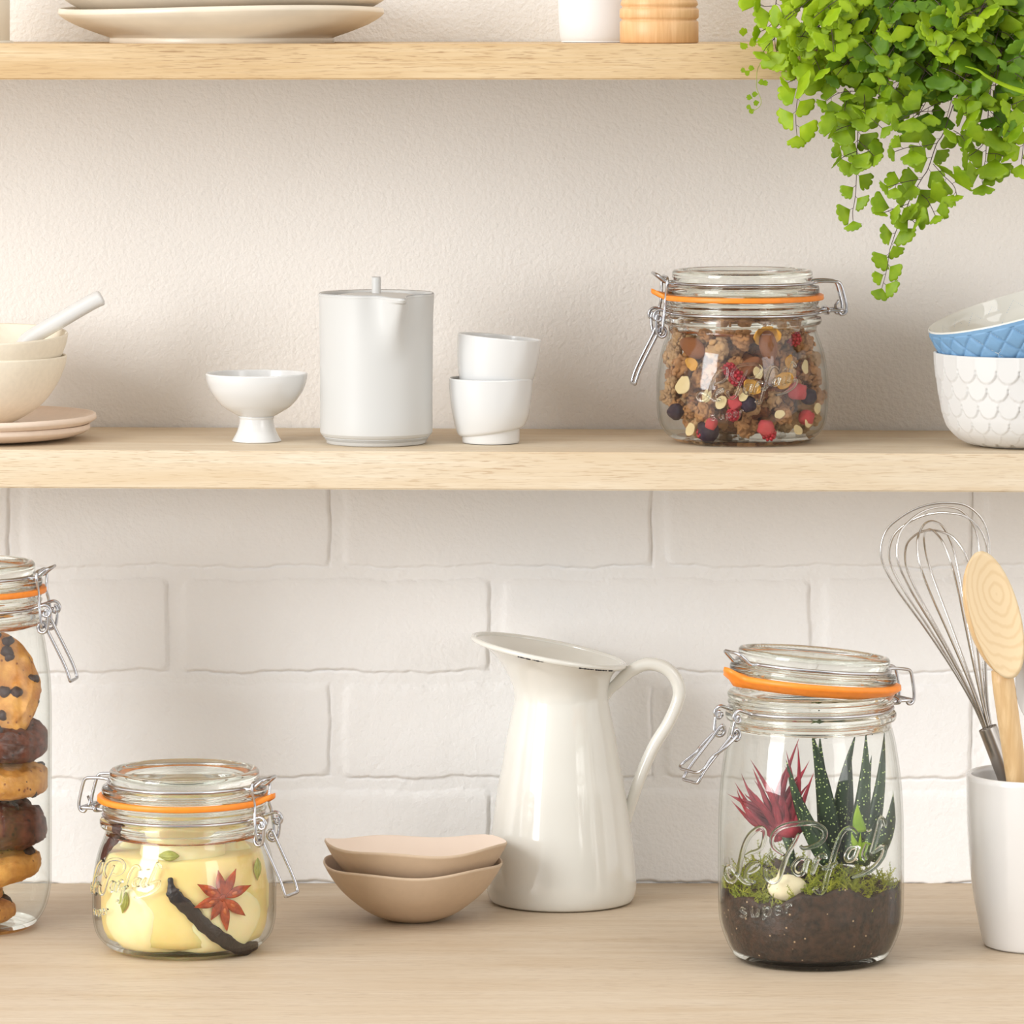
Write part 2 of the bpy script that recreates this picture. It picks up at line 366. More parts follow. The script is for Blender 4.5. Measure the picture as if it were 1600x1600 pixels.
def jar(label, loc, body, Zr, yaw, open_ang=0.0, rs=1.0, letters=None, tab=False):
    t = thing('clip_top_jar', label, 'jar', loc, yaw)
    neck = [(.0520, Zr-.0215), (.0526, Zr-.0188), (.0548, Zr-.0178), (.0555, Zr-.0152), (.0549, Zr-.0130), (.0521, Zr-.0120), (.0519, Zr-.0092),
            (.0534, Zr-.0080), (.0540, Zr-.0062), (.0530, Zr-.0047), (.0538, Zr-.0032), (.0541, Zr-.0012), (.0530, Zr-.0001)]
    bs = soft(body, 6)
    outer = bs+soft(neck, 3)
    inb = [(max(r-0.0013, 0), z) for r, z in bs if z > 0.006]
    fl = 0.0042
    inner = [(.0470, Zr), (.0457, Zr-.0015), (.0455, Zr-.006), (.0458, Zr-.018), (.0475, Zr-.024)]+inb[::-1][2:]+[(inb[0][0]-.004, fl+.0008), (inb[0][0]-.010, fl), (0, fl)]
    prof = [(0, 0.0012), (body[0][0]-.004, 0.0010)]+outer+inner
    prof = [(r*rs, z) for r, z in prof]
    V, F = lathe(prof, 128)
    zs = Zr-.0225
    mesh('jar_body', V, F, None, t, merge=True, mats=[M['thin'], M['glass']], fm=lambda c: 1 if (c.z > zs or c.z < 0.0035) else 0)
    lid = [(0, .0160), (.0405, .0160), (.0415, .0172), (.0428, .0172), (.0436, .0185), (.0455, .0190), (.0480, .0188), (.0491, .0176), (.0493, .0140), (.0482, .0118), (.0478, .0092), (.0500, .0086),
           (.0533, .0082), (.0541, .0068), (.0541, .0034), (.0535, .0024), (.0470, .0022), (.0449, .0005), (.0436, -.0015), (.0426, .000), (.0418, .0105), (.040, .0116), (0, .0118)]
    HG = (.0695*rs, Zr-.0090)
    c, s_ = math.cos(open_ang), math.sin(open_ang)
    def L(p):
        x, y, z = p; dx, dz = x-HG[0], z-HG[1]
        return (HG[0]+dx*c+dz*s_, y, HG[1]-dx*s_+dz*c)
    def rib(v, a, r, z):
        if abs(r-.0428*rs) < 1e-5: z2 = z+0.0004*math.cos(a*90); return (v[0], v[1], z2)
        return v
    V, F = lathe([(r*rs, z+Zr) for r, z in lid], 180, fn=rib); mesh('lid', [L(v) for v in V], F, M['glass'], t, merge=True)
    # rubber seal
    seal = [(.0462, .0021), (.0540, .0023), (.0566, .0022), (.0570, .0018), (.0571, -.0008), (.0566, -.0013), (.0544, -.0004), (.0462, .0000)]
    if open_ang: seal = [(.0480, .0021), (.0540, .0023), (.0574, .0021), (.0578, -.0006), (.0568, -.0014), (.0535, -.0038), (.0508, -.0058), (.0490, -.0058), (.0480, -.0010)]
    def sf(v, a, r, z):
        x, y, zz = v
        if r > .050*rs and tab:
            d = abs((a-PI*1.5+PI) % (2*PI)-PI)     # tongue on the clasp side
            k = math.exp(-(d/0.13)**4); x *= 1+0.13*k; y *= 1+0.13*k; zz += 0.0045*k*(r-.050*rs)/.007
        if open_ang: zz -= 0.0035*max(0, (r-.046*rs)/.011)*(0 if x < -.03 else 1)*0+0.0
        return (x, y, zz)
    V, F = lathe([(r*rs, z+Zr) for r, z in seal], 128, loop=True, fn=sf)
    so = mesh('rubber_seal', [L(v) for v in V], F, M['rubber'], t)
    # wires.  u = distance from the axis, positive towards the clasp
    def arc(r, z, y0, y1, sgn, n=26):      # from the hinge side to the clasp side on the +y or -y side
        a0 = math.asin(y0/r); a1 = PI-math.asin(y1/r); return [(r*math.cos(a0+(a1-a0)*k/n), sgn*r*math.sin(a0+(a1-a0)*k/n), z) for k in range(n+1)]
    rl = .0500*rs; k = rs
    def lidhalf(s):
        hinge = [(.0668*k, s*.0092, Zr-.0095), (.0685*k, s*.0092, Zr-.0117), (.0712*k, s*.0092, Zr-.0110), (.0724*k, s*.0092, Zr-.0080), (.0718*k, s*.0094, Zr-.0030),
                 (.0690*k, s*.0096, Zr+.0072), (.0672*k, s*.0098, Zr+.0100), (.0645*k, s*.0100, Zr+.0108), (.0560*k, s*.0102, Zr+.0112)]
        tabp = [(-.0520*k, s*.0115, Zr+.0100), (-.0545*k, s*.0112, Zr+.0108), (-.0580*k, s*.0108, Zr+.0136), (-.0612*k, s*.0095, Zr+.0160), (-.0628*k, s*.0055, Zr+.0168)]
        return hinge+arc(rl, Zr+.0104, .0105, .0118, s)+tabp
    a_ = spline(lidhalf(1), 3); b_ = spline(lidhalf(-1), 3)[::-1]
    mesh('lid_wire', *tube([L(p) for p in a_+b_], WR, seg=8), M['wire'], t)
    rn = .0530*rs
    def neckhalf(s):
        hb = [(.0700*k, 0, Zr-.0088), (.0700*k, s*.0070, Zr-.0088), (.0697*k, s*.0108, Zr-.0088), (.0670*k, s*.0120, Zr-.0088), (.0580*k, s*.0105, Zr-.0092)]
        eye = [(-.0555*k, s*.0125, Zr-.0092), (-.0598*k, s*.0125, Zr-.0076), (-.0628*k, s*.0125, Zr-.0086), (-.0644*k, s*.0125, Zr-.0112), (-.0636*k, s*.0125, Zr-.0143), (-.0610*k, s*.0124, Zr-.0152), (-.0592*k, s*.0120, Zr-.0136), (-.0600*k, s*.0108, Zr-.0122)]
        return hb+arc(rn, Zr-.0104, .0110, .0125, s)+eye
    a_ = spline(neckhalf(1), 3); b_ = spline(neckhalf(-1), 3)
    nw = mesh('neck_wire', *tube(a_[::-1]+b_[1:], WR, seg=8), M['wire'], t)
    wc = MB().add(tube([(.0592*k, .0135*math.cos(q), Zr-.0090+.0024*math.sin(q)) for q in np.linspace(0, 2*PI, 25)[:-1]], WR, closed=True, seg=6))
    wc.add(tube([(.0672*k, .0060, Zr-.0090), (.0668*k, .0040, Zr-.0060), (.0690*k, .0030, Zr-.0025)], WR*.9, seg=6))
    wc.build('wire_collar', M['wire'], nw)
    E = (.0618*k, Zr-.0120); PV = (.0586*k, Zr-.0224)
    def lever(s, y=.0098):
        q = [(.0770*k, 0, Zr-.0585), (.0770*k, s*(y-.002), Zr-.0585), (.0768*k, s*y, Zr-.0570), (.0740*k, s*y, Zr-.0490), (.0685*k, s*y, Zr-.0380), (.0625*k, s*y, Zr-.0265), (.0592*k, s*(y-.0004), Zr-.0196), (.0566*k, s*(y-.0002), Zr-.0200),
             (.0553*k, s*y, Zr-.0226), (.0562*k, s*(y+.0008), Zr-.0252), (.0590*k, s*(y+.0014), Zr-.0262), (.0616*k, s*(y+.0018), Zr-.0240), (.0626*k, s*(y+.0024), Zr-.0190), (.0628*k, s*(y+.0027), Zr-.0140), (.0620*k, s*(y+.0027), Zr-.0112), (.0606*k, s*(y+.0026), Zr-.0110)]
        return q
    def link(s):
        return [(.0586*k, s*.0085, Zr-.0226), (.0585*k, s*.0120, Zr-.0226), (.0582*k, s*.0136, Zr-.0200), (.0574*k, s*.0138, Zr-.0120), (.0566*k, s*.0128, Zr-.0060), (.0560*k, s*.0112, Zr-.0020), (.0556*k, s*.0116, Zr+.0030), (.0552*k, s*.0138, Zr+.0090), (.0548*k, s*.0128, Zr+.0130), (.0546*k, s*.0090, Zr+.0144), (.0546*k, 0, Zr+.0144)]
    lv = [lever(1), lever(-1)]; lk = [link(1), link(-1)]
    if open_ang:
        th = math.radians(16)
        p0 = rot2([(PV[0], 0, PV[1])], E, th)[0]
        lv = [rot2(q, E, th) for q in lv]
        lk = [rot2(q, PV, math.radians(-134)) for q in lk]
        lk = [[(u+p0[0]-PV[0], y, z+p0[2]-PV[1]) for u, y, z in q] for q in lk]
    def neg(q): return [(-u, y, z) for u, y, z in q]
    mesh('latch_lever', *tube(spline(neg(lv[0]), 4)[::-1]+spline(neg(lv[1]), 4)[1:], WR*1.02, seg=8), M['wire'], t)
    mesh('latch_link', *tube(spline(neg(lk[0]), 4)+spline(neg(lk[1]), 4)[::-1][1:], WR*.95, seg=8), M['wire'], t)
    if letters:
        phi0, z0, k2, rad = letters
        mb = MB(); lr = 0.00125 if k2 > .9 else .00080
        for st in LETTERS:
            pts = []
            for (px, py) in spline([(a, b) for a, b in st], 4):
                ph = phi0-yaw+math.asin(max(-.97, min(.97, (px-1267)/2455/.0601)))*k2
                zz = z0+(1330-py)/2440*k2
                r = rad(zz)*rs
                pts.append((r*math.sin(ph), -r*math.cos(ph), zz))
            n = len(pts); lq = lr if max(b for a, b in st) < 1371 else lr*.55; rr = [lq*(0.6+0.9*math.sin(PI*(i+.6)/(n+.2))**.5) for i in range(n)]
            mb.add(tube(pts, rr, seg=8))
        mb.build('embossed_lettering', M['glass'], t)
    return t
_RF = {}
def radf(body):
    key = tuple(body)
    if key not in _RF:
        b = soft(body, 6); zz = [p[1] for p in b]; rr = [p[0] for p in b]
        tab_ = [float(np.interp(i*0.0005, zz, rr)) for i in range(600)]
        _RF[key] = lambda z: tab_[min(599, max(0, int(z*2000)))]+(tab_[min(599, max(0, int(z*2000))+1)]-tab_[min(599, max(0, int(z*2000)))])*min(1, max(0, z*2000-int(z*2000)))
    return _RF[key]
B_HALF = [(.0440, 0), (.0495, .0022), (.0570, .0100), (.0598, .0200), (.0602, .0330), (.0600, .0450), (.0572, .0610), (.0535, .0715), (.0520, .0760)]
B_LITRE = [(.0440, 0), (.0485, .0018), (.0540, .0100), (.0590, .0240), (.0601, .0400), (.0601, .0700), (.0598, .0950), (.0582, .1180), (.0550, .1400), (.0526, .1500)]
B_TALL = [(.0440, 0), (.0490, .0020), (.0560, .0120), (.0597, .0260), (.0602, .0400), (.0602, .1000), (.0601, .1540), (.0580, .1780), (.0545, .1980), (.0524, .2030)]
W_T = 0.286; LT = (X(1267, W_T), -W_T, 0)
jar('glass jar with its lid propped open, planted with moss and succulents', LT, B_LITRE, .1735, math.radians(27), math.radians(5.2), letters=(0, .0690, 1.0, radf(B_LITRE)), tab=True)
W_P = 0.249; LP = (X(288, W_P), -W_P, 0)
jar('squat clipped glass jar of pale pears in syrup on the worktop, left', LP, B_HALF, .0985, math.radians(158), letters=(math.radians(-42), .047, .62, radf(B_HALF)), tab=True)
W_C = 0.17; LC = (X(-60, W_C), -W_C, 0)
jar('tall clipped glass jar of stacked cookies at the left edge of the worktop', LC, B_TALL, .2255, math.radians(171))
W_G = 0.103; xg = X(1160, W_G); LG = (xg, -W_G, shz(xg)+.0003)
jar('squat clipped glass jar of granola on the middle shelf', LG, B_HALF, .0985, math.radians(6), rs=.975, letters=(math.radians(7), .0400, .60, radf(B_HALF)), tab=True)

# ------------------------------------------------------------------ middle shelf: tableware
def surf(px, w): x = X(px, w); return (x, -w, shz(x)+.0002)
def smoothlathe(name, outer, t, mat, parent=None, seg=96, fn=None, n=6, **k):
    return mesh(name, *lathe(shell(soft(outer, n), t), seg, fn=fn), mat, parent, merge=True, **k)
# footed bowl
fb = smoothlathe('footed_bowl', [(0, .0165), (.0080, .0165), (.0115, .0170), (.0166, .0196), (.0240, .0245), (.0305, .0325), (.0338, .0400), (.0348, .0458)], .0014, M['porcelain'])
t = thing('footed_bowl', 'small white porcelain bowl on a flared foot, left of the spouted pot', 'bowl', surf(401, .117))
fb.name = 'bowl'; fb.parent = t
mesh('foot', *lathe(soft([(0, .0172), (.0112, .0172), (.0115, .0150), (.0120, .0115), (.0135, .0065), (.0158, .0022), (.0168, .0004), (.0160, .0), (.0145, .0006), (.0110, .006), (.006, .010), (0, .0105)], 5), 72), M['porcelain'], t, merge=True)
# spouted pot
def pot_fn(v, a, r, z):
    x, y, zz = v
    if r > .030 and z > .05:
        d = (a-0.36+PI) % (2*PI)-PI; g = ((z-.055)/.0455); g = max(0, min(1.1, g))
        sg = .13+.12*(1-g); k = math.exp(-(d/sg)**2)*g**1.6*.0165
        k -= .0022*g**2*(math.exp(-((d-.42)/.16)**2)+math.exp(-((d+.42)/.16)**2))
        x += math.sin(a)*k; y -= math.cos(a)*k
        if z > .098: zz -= .0012*math.exp(-(d/.22)**2)
    return (x, y, zz)
t = thing('spouted_pot', 'tall cylindrical white porcelain pot with a pinched spout and flat lid', 'pot', surf(588, .126))
body = [(0, .0042), (.0325, .0042), (.0358, .0048), (.0377, .0068), (.0382, .0100), (.0381, .030), (.0384, .060), (.0387, .085), (.0393, .0985), (.0396, .1005)]
smoothlathe('pot_body', body, .0018, M['satin_white'], t, 144, pot_fn, 8)
mesh('foot_ring', *lathe([(0, .0048), (.0340, .0048), (.0342, .0035), (.0338, .0004), (.0332, 0), (.0300, 0), (.0298, .002), (0, .002)], 96), M['satin_white'], t, merge=True)
lid = mesh('lid', *lathe(soft([(0, .1018), (.020, .1012), (.0330, .0992), (.0342, .0978), (.0342, .0955), (.030, .0950), (0, .0950)], 3), 96), M['satin_white'], t, merge=True)
mesh('knob', *lathe(soft([(0, .1122), (.0024, .1122), (.0031, .1117), (.0031, .1000), (.0038, .0984), (0, .0980)], 3), 24), M['satin_white'], lid, merge=True)
# cups
def cupfn(v, a, r, z):
    x, y, zz = v
    if r > .015 and .0035 < z < .02: zz += .0030*(1+math.sin(a))*max(0, 1-abs(z-.0048)/.015)
    return (x, y, zz)
cup_o = [(0, .0006), (.0170, .0004), (.0192, .0006), (.0196, .0030), (.0200, .0044), (.0216, .0050), (.0232, .0075), (.0255, .0160), (.0274, .0270), (.0283, .0360), (.0287, .0438)]
mug_loc = surf(767, .121)
c1 = smoothlathe('cup', cup_o, .0013, M['porcelain'], fn=cupfn); c1.location = mug_loc
tag(c1, 'lower of two stacked white porcelain cups beside the spouted pot', 'cup', 'stacked white cups')
c2 = c1.copy(); COL.objects.link(c2); c2['label'] = 'upper white porcelain cup, tilted, resting inside the cup below'
c2.location = (X(771.5, .121), -.121, mug_loc[2]+.0282); c2.rotation_euler = (math.radians(1.5), math.radians(5.0), 0.4)
# bowls + plates at left
XL = X(-34, .105); SL = (XL, -.105, shz(XL)+.0002)
def plate_o(r): return [(0, .0004), (r*.55, .0002), (r*.70, .0006), (r*.86, .0022), (r*.96, .0048), (r, .0070)]
pl = smoothlathe('side_plate', plate_o(.0765), .0030, M['peach']); pl.location = SL; tag(pl, 'cream side plate lying directly on the middle shelf under another plate', 'plate', 'stacked side plates at the shelf end')
pl2 = smoothlathe('side_plate', plate_o(.0808), .0030, M['peach']); pl2.location = (SL[0], SL[1], SL[2]+.0062); pl2.rotation_euler = (0, math.radians(-.4), 0)
tag(pl2, 'peach side plate on top of the plate stack, right under the cream bowls', 'plate', 'stacked side plates at the shelf end')
bo = [(0, .0006), (.018, .0), (.023, .0010), (.0330, .0060), (.0450, .0150), (.0540, .0275), (.0590, .0390), (.0605, .0460)]
b1 = smoothlathe('serving_bowl', bo, .0018, M['cream_matte']); b1.location = (SL[0], SL[1], SL[2]+.0100)
tag(b1, 'lower round cream stoneware bowl standing on the two side plates', 'bowl', 'cream bowls at the shelf end')
b2 = b1.copy(); COL.objects.link(b2); b2.location = (SL[0]+.0012, SL[1], SL[2]+.0252); b2.rotation_euler = (math.radians(3.0), math.radians(-1.2), .3)
b2['label'] = 'upper cream stoneware bowl nested in another, with a white spoon in it'
# porcelain spoon
def spoon_mesh():
    V = []; F = []
    ctr = spline([(-.062, -.0175, 0), (-.050, -.0215, 0), (-.034, -.0205, 0), (-.020, -.0130, 0), (-.004, -.0020, 0), (.020, .0105, 0), (.040, .0205, 0), (.0475, .0232, 0)], 6)
    n = len(ctr); m = 20
    for i, c_ in enumerate(ctr):
        x, z, _ = c_; s = i/(n-1)
        wd = np.interp(s, [0, .06, .18, .35, .5, .62, .95, 1], [.004, .015, .020, .017, .0090, .0068, .0056, .0040])
        dp = np.interp(s, [0, .18, .4, .55, .97, 1], [.001, .006, .0056, .0054, .0050, .0030])
        for k in range(m):
            a = 2*PI*k/m; yy = wd*math.cos(a); up = math.sin(a)
            zz = dp*up*(1 if up < 0 else (np.interp(s, [0, .4, .55, 1], [-.55, -.3, .9, 1])))
            V.append((x-zz*.45, yy, z+zz))
    for i in range(n-1):
        for k in range(m): F.append((i*m+k, i*m+(k+1) % m, (i+1)*m+(k+1) % m, (i+1)*m+k))
    F.append(tuple(range(m))); F.append(tuple((n-1)*m+k for k in range(m))[::-1]); return V, F
sp = mesh('soup_spoon', *spoon_mesh(), M['porcelain']); q = P(162, 470, .100)
sp.location = (q.x-.0470, q.y, q.z-.0235); sp.rotation_euler = (0, math.radians(-3), math.radians(6))
tag(sp, 'white porcelain spoon leaning in the upper cream bowl, handle pointing up right', 'spoon')
# scale-relief bowl
def scale_fn(rows, hh, nper, amp):
    def f(v, a, r, z):
        if r < .028 or z < .001: return v
        best = 0
        for i in range(len(rows)-1, -1, -1):
            u = (a/(2*PI)*nper+(0.5 if i % 2 else 0)) % 1.0-0.5
            zb = rows[i]+hh[i]*(1-math.sqrt(max(0, 1-(2.04*u)**2 if abs(2.04*u) < 1 else 0)))
            if z >= zb: best = amp*max(0.0, 1-(z-zb)/.021); break
        return (v[0]*(1+best/r), v[1]*(1+best/r), z)
    return f
XB = X(1597, .125)
white_o = spline([(.0300, .0002), (.0385, .0030), (.0470, .0096), (.0515, .0180), (.0540, .0280), (.0560, .0400), (.0578, .0520), (.0590, .0625)], 14)
white_o = [(0, .0012), (.028, .0004)]+[(p[0], p[1]) for p in white_o]
rows = [.0010, .0035, .0110, .0215, .0335, .0455]; hhs = [.004, .006, .0075, .0085, .0085, .0085]
V, F = lathe(white_o+[(.0588, .0632), (.0578, .0634), (.0570, .0628), (.0545, .040), (.0495, .018), (.038, .0065), (.02, .0040), (0, .0038)], 480, fn=scale_fn(rows, hhs, 24, .0018))
wb = mesh('serving_bowl', V, F, M['matte_white'], merge=True); wb.location = (XB, -.125, shz(XB)+.0002)
tag(wb, 'matte white bowl covered in raised fish-scale relief, right end of the middle shelf', 'bowl')
# blue quilted bowl
blue_o = spline([(.0180, .0010), (.0300, .0030), (.0430, .0100), (.0560, .0220), (.0628, .0340), (.0655, .0440), (.0665, .0510)], 16)
NQ = 26
def quilt(v, a, r, z):
    if r < .02: return v
    u = a/(2*PI)*NQ; w = z/.0158
    d1 = abs(((u+w) % 1)-.5); d2 = abs(((u-w) % 1)-.5)      # .5 on the line
    g = max(math.exp(-((.5-d1)/.045)**2), math.exp(-((.5-d2)/.045)**2))
    puff = (1-(2*d1)**2)*(1-(2*d2)**2)
    f = 1 if z < .0485 else 0
    k = (-.0012*g+.0006*puff)*f
    return (v[0]*(1+k/r), v[1]*(1+k/r), z)
t = thing('serving_bowl', 'blue quilted bowl with a glossy white inside, tipped inside the white scale bowl', 'bowl')
V, F = lathe([(0, .0012)]+[(p[0], p[1]) for p in blue_o]+[(.0655, .0509)], 416, fn=quilt)
mesh('outer_wall', V, F, M['blue'], t, merge=True)
inn = soft([(.0665, .0510), (.0662, .0517), (.0655, .0514), (.0645, .0440), (.0615, .0340), (.0545, .0225), (.0420, .0115), (.029, .0050), (0, .0035)], 8)
def dim(v, a, r, z):
    k = .0006*math.cos(a*13)*math.cos(z*200) if .02 < r < .064 else 0
    return (v[0]*(1+k/max(r, .01)), v[1]*(1+k/max(r, .01)), z)
mesh('inner_glaze', *lathe(inn, 208, fn=dim), M['gloss_white'], t, merge=True)
R_ = Matrix.Rotation(math.radians(-15.5), 4, 'Y') @ Matrix.Rotation(math.radians(3.2), 4, 'X')
rc = P(1598, 478, .125); t.location = rc-(R_ @ Vector((0, 0, .0510))); t.rotation_euler = R_.to_euler()

# ------------------------------------------------------------------ upper shelf: plates, canister, pot, mill
XPl = X(347, .1120)
dpo = [(0, .0022), (.070, .0020), (.0722, .0003), (.0740, .0003), (.0762, .0030), (.0860, .0065), (.0990, .0118), (.1080, .0172), (.1112, .0205)]
def wav(ph): return lambda v, a, r, z: (v[0]*(1+.006*math.sin(a*3+ph)*(r/.11)**3), v[1]*(1+.006*math.sin(a*3+ph)*(r/.11)**3), z+.0015*math.sin(a*2+ph)*(r/.11)**9)
d1 = smoothlathe('dinner_plate', dpo, .0034, M['plate'], fn=wav(.4), seg=128, n=4); d1.location = (XPl, -.1120, UP_Z+.0005)
tag(d1, 'lower wide warm-grey dinner plate with a foot, on the upper shelf', 'plate', 'stacked dinner plates')
d2 = smoothlathe('dinner_plate', dpo, .0034, M['plate'], fn=wav(2.5), seg=128, n=4); d2.location = (XPl+.0012, -.1120, UP_Z+.0120)
tag(d2, 'upper warm-grey dinner plate, cut by the top of the picture', 'plate', 'stacked dinner plates')
cn = mesh('canister', *lathe(shell(soft([(0, .0004), (.036, .0), (.0388, .0010), (.0396, .004), (.0396, .10), (.0392, .12)], 4), .003), 96), M['canister'], merge=True)
cn.location = (X(-76, .12), -.12, UP_Z+.0002); tag(cn, 'cream ceramic canister at the left end of the upper shelf', 'canister')
gp = mesh('vase', *lathe(shell(soft([(0, .0004), (.0255, .0), (.0280, .0010), (.0292, .006), (.0300, .018), (.0303, .040), (.0285, .07), (.020, .09), (.016, .10)], 5), .0025), 96), M['grey_pot'], merge=True)
gp.location = (X(941, .090), -.090, UP_Z+.0002); tag(gp, 'pale grey-white ceramic vase half hidden behind the wooden mill', 'vase')
ml = [(0, 0), (.0258, 0), (.0265, .0006), (.0265, .0138), (.0260, .0146), (.0252, .0152), (.0252, .0160), (.0263, .0168), (.0267, .0175), (.0267, .0222), (.0262, .0230), (.0250, .0238), (.0250, .0246), (.0262, .0256), (.0258, .0275), (.0240, .031), (.0215, .038), (.019, .052), (.0185, .07), (.021, .085), (.0225, .092), (.018, .098), (0, .098)]
t = thing('pepper_mill', 'turned pale wooden pepper mill with grooved rings on the upper shelf', 'mill', (X(1030, .158), -.158, UP_Z+.0002))
mesh('mill_body', *lathe(ml, 96), M['mill'], t, merge=True)
mesh('mill_head', *lathe(soft([(0, .0982), (.017, .0985), (.0205, .104), (.019, .114), (.012, .121), (.005, .123), (0, .128)], 5), 64), M['mill'], t, merge=True)

# ------------------------------------------------------------------ worktop: jug, wavy bowls, crock
WJ = .073; XJ = X(877, WJ)
t = thing('enamel_jug', 'tall cream enamel jug with a flared slanting mouth and a curved handle', 'jug', (XJ, -WJ, 0))
secs = []   # (cx, r, cz, tiltdz)
for r, z in [(.0470, .0004), (.0495, .0018), (.0512, .0060), (.0519, .0120), (.0515, .0200), (.0500, .0360), (.0472, .0560), (.0440, .0790), (.0408, .0950), (.0378, .1130), (.0345, .1290), (.0328, .1370)]:
    secs.append(((-r, z), (r, z)))
secs += [((-.0325, .142), (.0322, .141)), ((-.0338, .149), (.0325, .146)), ((-.0380, .158), (.0335, .151)), ((-.0452, .169), (.0355, .156)), ((-.0545, .1775), (.0390, .160)), ((-.0605, .1820), (.0433, .1627))]
secs = [((p[0], p[1]), (p[2], p[3])) for p in spline([(a[0], a[1], b[0], b[1]) for a, b in secs], 5)]
def ring(a, b, inset=0, seg=96):
    cx, cz = (a[0]+b[0])/2, (a[1]+b[1])/2; dx, dz = (b[0]-a[0])/2, (b[1]-a[1])/2; L_ = math.hypot(dx, dz); ux, uz = dx/L_, dz/L_; R = L_-inset
    return [(cx+ux*R*math.cos(q), -R*math.sin(q)*(.98), cz+uz*R*math.cos(q)) for q in np.linspace(0, 2*PI, seg, endpoint=False)]
V = []; seg = 96
rings_ = [ring(a, b) for a, b in secs]+[ring(a, b, .0016) for a, b in secs[::-1]]
rings_ = [[(x*.02, y*.02, .0006) for x, y, z in rings_[0]]]+rings_+[[(x*.02, y*.02, .003) for x, y, z in rings_[0]]]
for rg in rings_: V += rg
F = []
for i in range(len(rings_)-1):
    for k in range(seg): F.append((i*seg+k, i*seg+(k+1) % seg, (i+1)*seg+(k+1) % seg, (i+1)*seg+k))
F.append(tuple(range(seg))); F.append(tuple((len(rings_)-1)*seg+k for k in range(seg)))
mesh('jug_body', V, F, M['enamel'], t)
rim_path = ring(secs[-1][0], secs[-1][1], 0, 120)
rimo = mesh('rolled_rim', *tube(rim_path, .0020, closed=True, seg=10), M['enamel'], t)
random.seed(4)
for (q0, q1) in ((.262, .285), (.288, .316), (.098, .112), (.118, .150), (.154, .188)):
    n = 14; pts = []
    for i in range(n):
        q = 2*PI*(q0+(q1-q0)*i/(n-1)); a, b = secs[-1]
        cx, cz = (a[0]+b[0])/2, (a[1]+b[1])/2; dx, dz = (b[0]-a[0])/2, (b[1]-a[1])/2; L_ = math.hypot(dx, dz)+.0013
        ux, uz = dx/math.hypot(dx, dz), dz/math.hypot(dx, dz)
        pts.append((cx+ux*L_*math.cos(q), -L_*math.sin(q)*.98, cz+uz*L_*math.cos(q)-.00155))
    mesh('chipped_edge', *tube(pts, [random.uniform(.0002, .00065) for _ in range(n)], seg=6), M['chip'], rimo)
hp = [(944, 1090), (953, 1078), (964.5, 1067.5), (976, 1056), (988, 1047), (1011, 1037.5), (1038, 1043), (1056, 1061), (1061, 1088), (1046, 1127), (1022.6, 1165), (1003, 1208), (988, 1251), (981, 1275), (979, 1292)]
hw = [P(a, b, WJ)-Vector((XJ, -WJ, 0)) for a, b in hp]
hs = spline(hw, 6); rr = np.interp(np.linspace(0, 1, len(hs)), [0, .06, .2, .45, .8, .95, 1], [.0036, .0034, .0041, .0047, .0042, .0034, .0012])
mesh('handle', *tube(hs, list(rr), seg=16), M['enamel'], t)
# wavy bowls
WB = .143; XW = X(646, WB)
wo_ = [(0, .0006), (.0150, .0), (.0200, .0008), (.0300, .0050), (.0400, .0120), (.0490, .0200), (.0560, .0290), (.0606, .0370)]
def wavy(ph, amp=.0022):
    def f(v, a, r, z):
        k = (r/.06)**3
        return (v[0]*(1+.012*k*math.sin(a*3+ph)), v[1]*(1+.012*k*math.sin(a*3+ph)), z+amp*k*(math.sin(a*2+ph)+.5*math.sin(a*5+ph*2)))
    return f
w1 = mesh('wavy_bowl', *lathe(shell(soft(wo_, 6), .0016), 128, fn=wavy(-1.15, .0017)), None, merge=True, mats=[M['taupe'], M['taupe_in']]); w1.location = (XW, -WB, .0002)
tag(w1, 'lower of two nested taupe bowls with wavy rims, standing on the worktop', 'bowl', 'nested wavy bowls')
w2 = mesh('wavy_bowl', *lathe(shell(soft([(r*1.02, z) for r, z in wo_], 6), .0016), 128, fn=wavy(-1.75, .0019)), None, merge=True, mats=[M['taupe'], M['taupe_in']]); w2.location = (XW+.0015, -WB, .0130); w2.rotation_euler = (math.radians(-3.2), 0, 0); w1.rotation_euler = (math.radians(-1.2), 0, 0)
tag(w2, 'upper wavy-rimmed taupe bowl with a pale pink inside, nested in the one below', 'bowl', 'nested wavy bowls')
for w_ in (w1, w2):
    for p in w_.data.polygons:
        c = p.center; n = p.normal
        p.material_index = 1 if (n.x*c.x+n.y*c.y < 0 and n.z > -.1) or (math.hypot(c.x, c.y) < .014 and n.z > .5) else 0
# crock
WK = .24; XK = X(1620, WK)
ko = [(0, .0006), (.0290, .0), (.0335, .0006), (.0355, .0030), (.0388, .0177), (.0420, .0350), (.0442, .0560), (.0456, .0800), (.0463, .1120)]
ck = smoothlathe('utensil_crock', ko, .0036, M['crock'], n=7); ck.location = (XK, -WK, .0002)
tag(ck, 'glazed white utensil crock at the right edge of the worktop', 'crock')
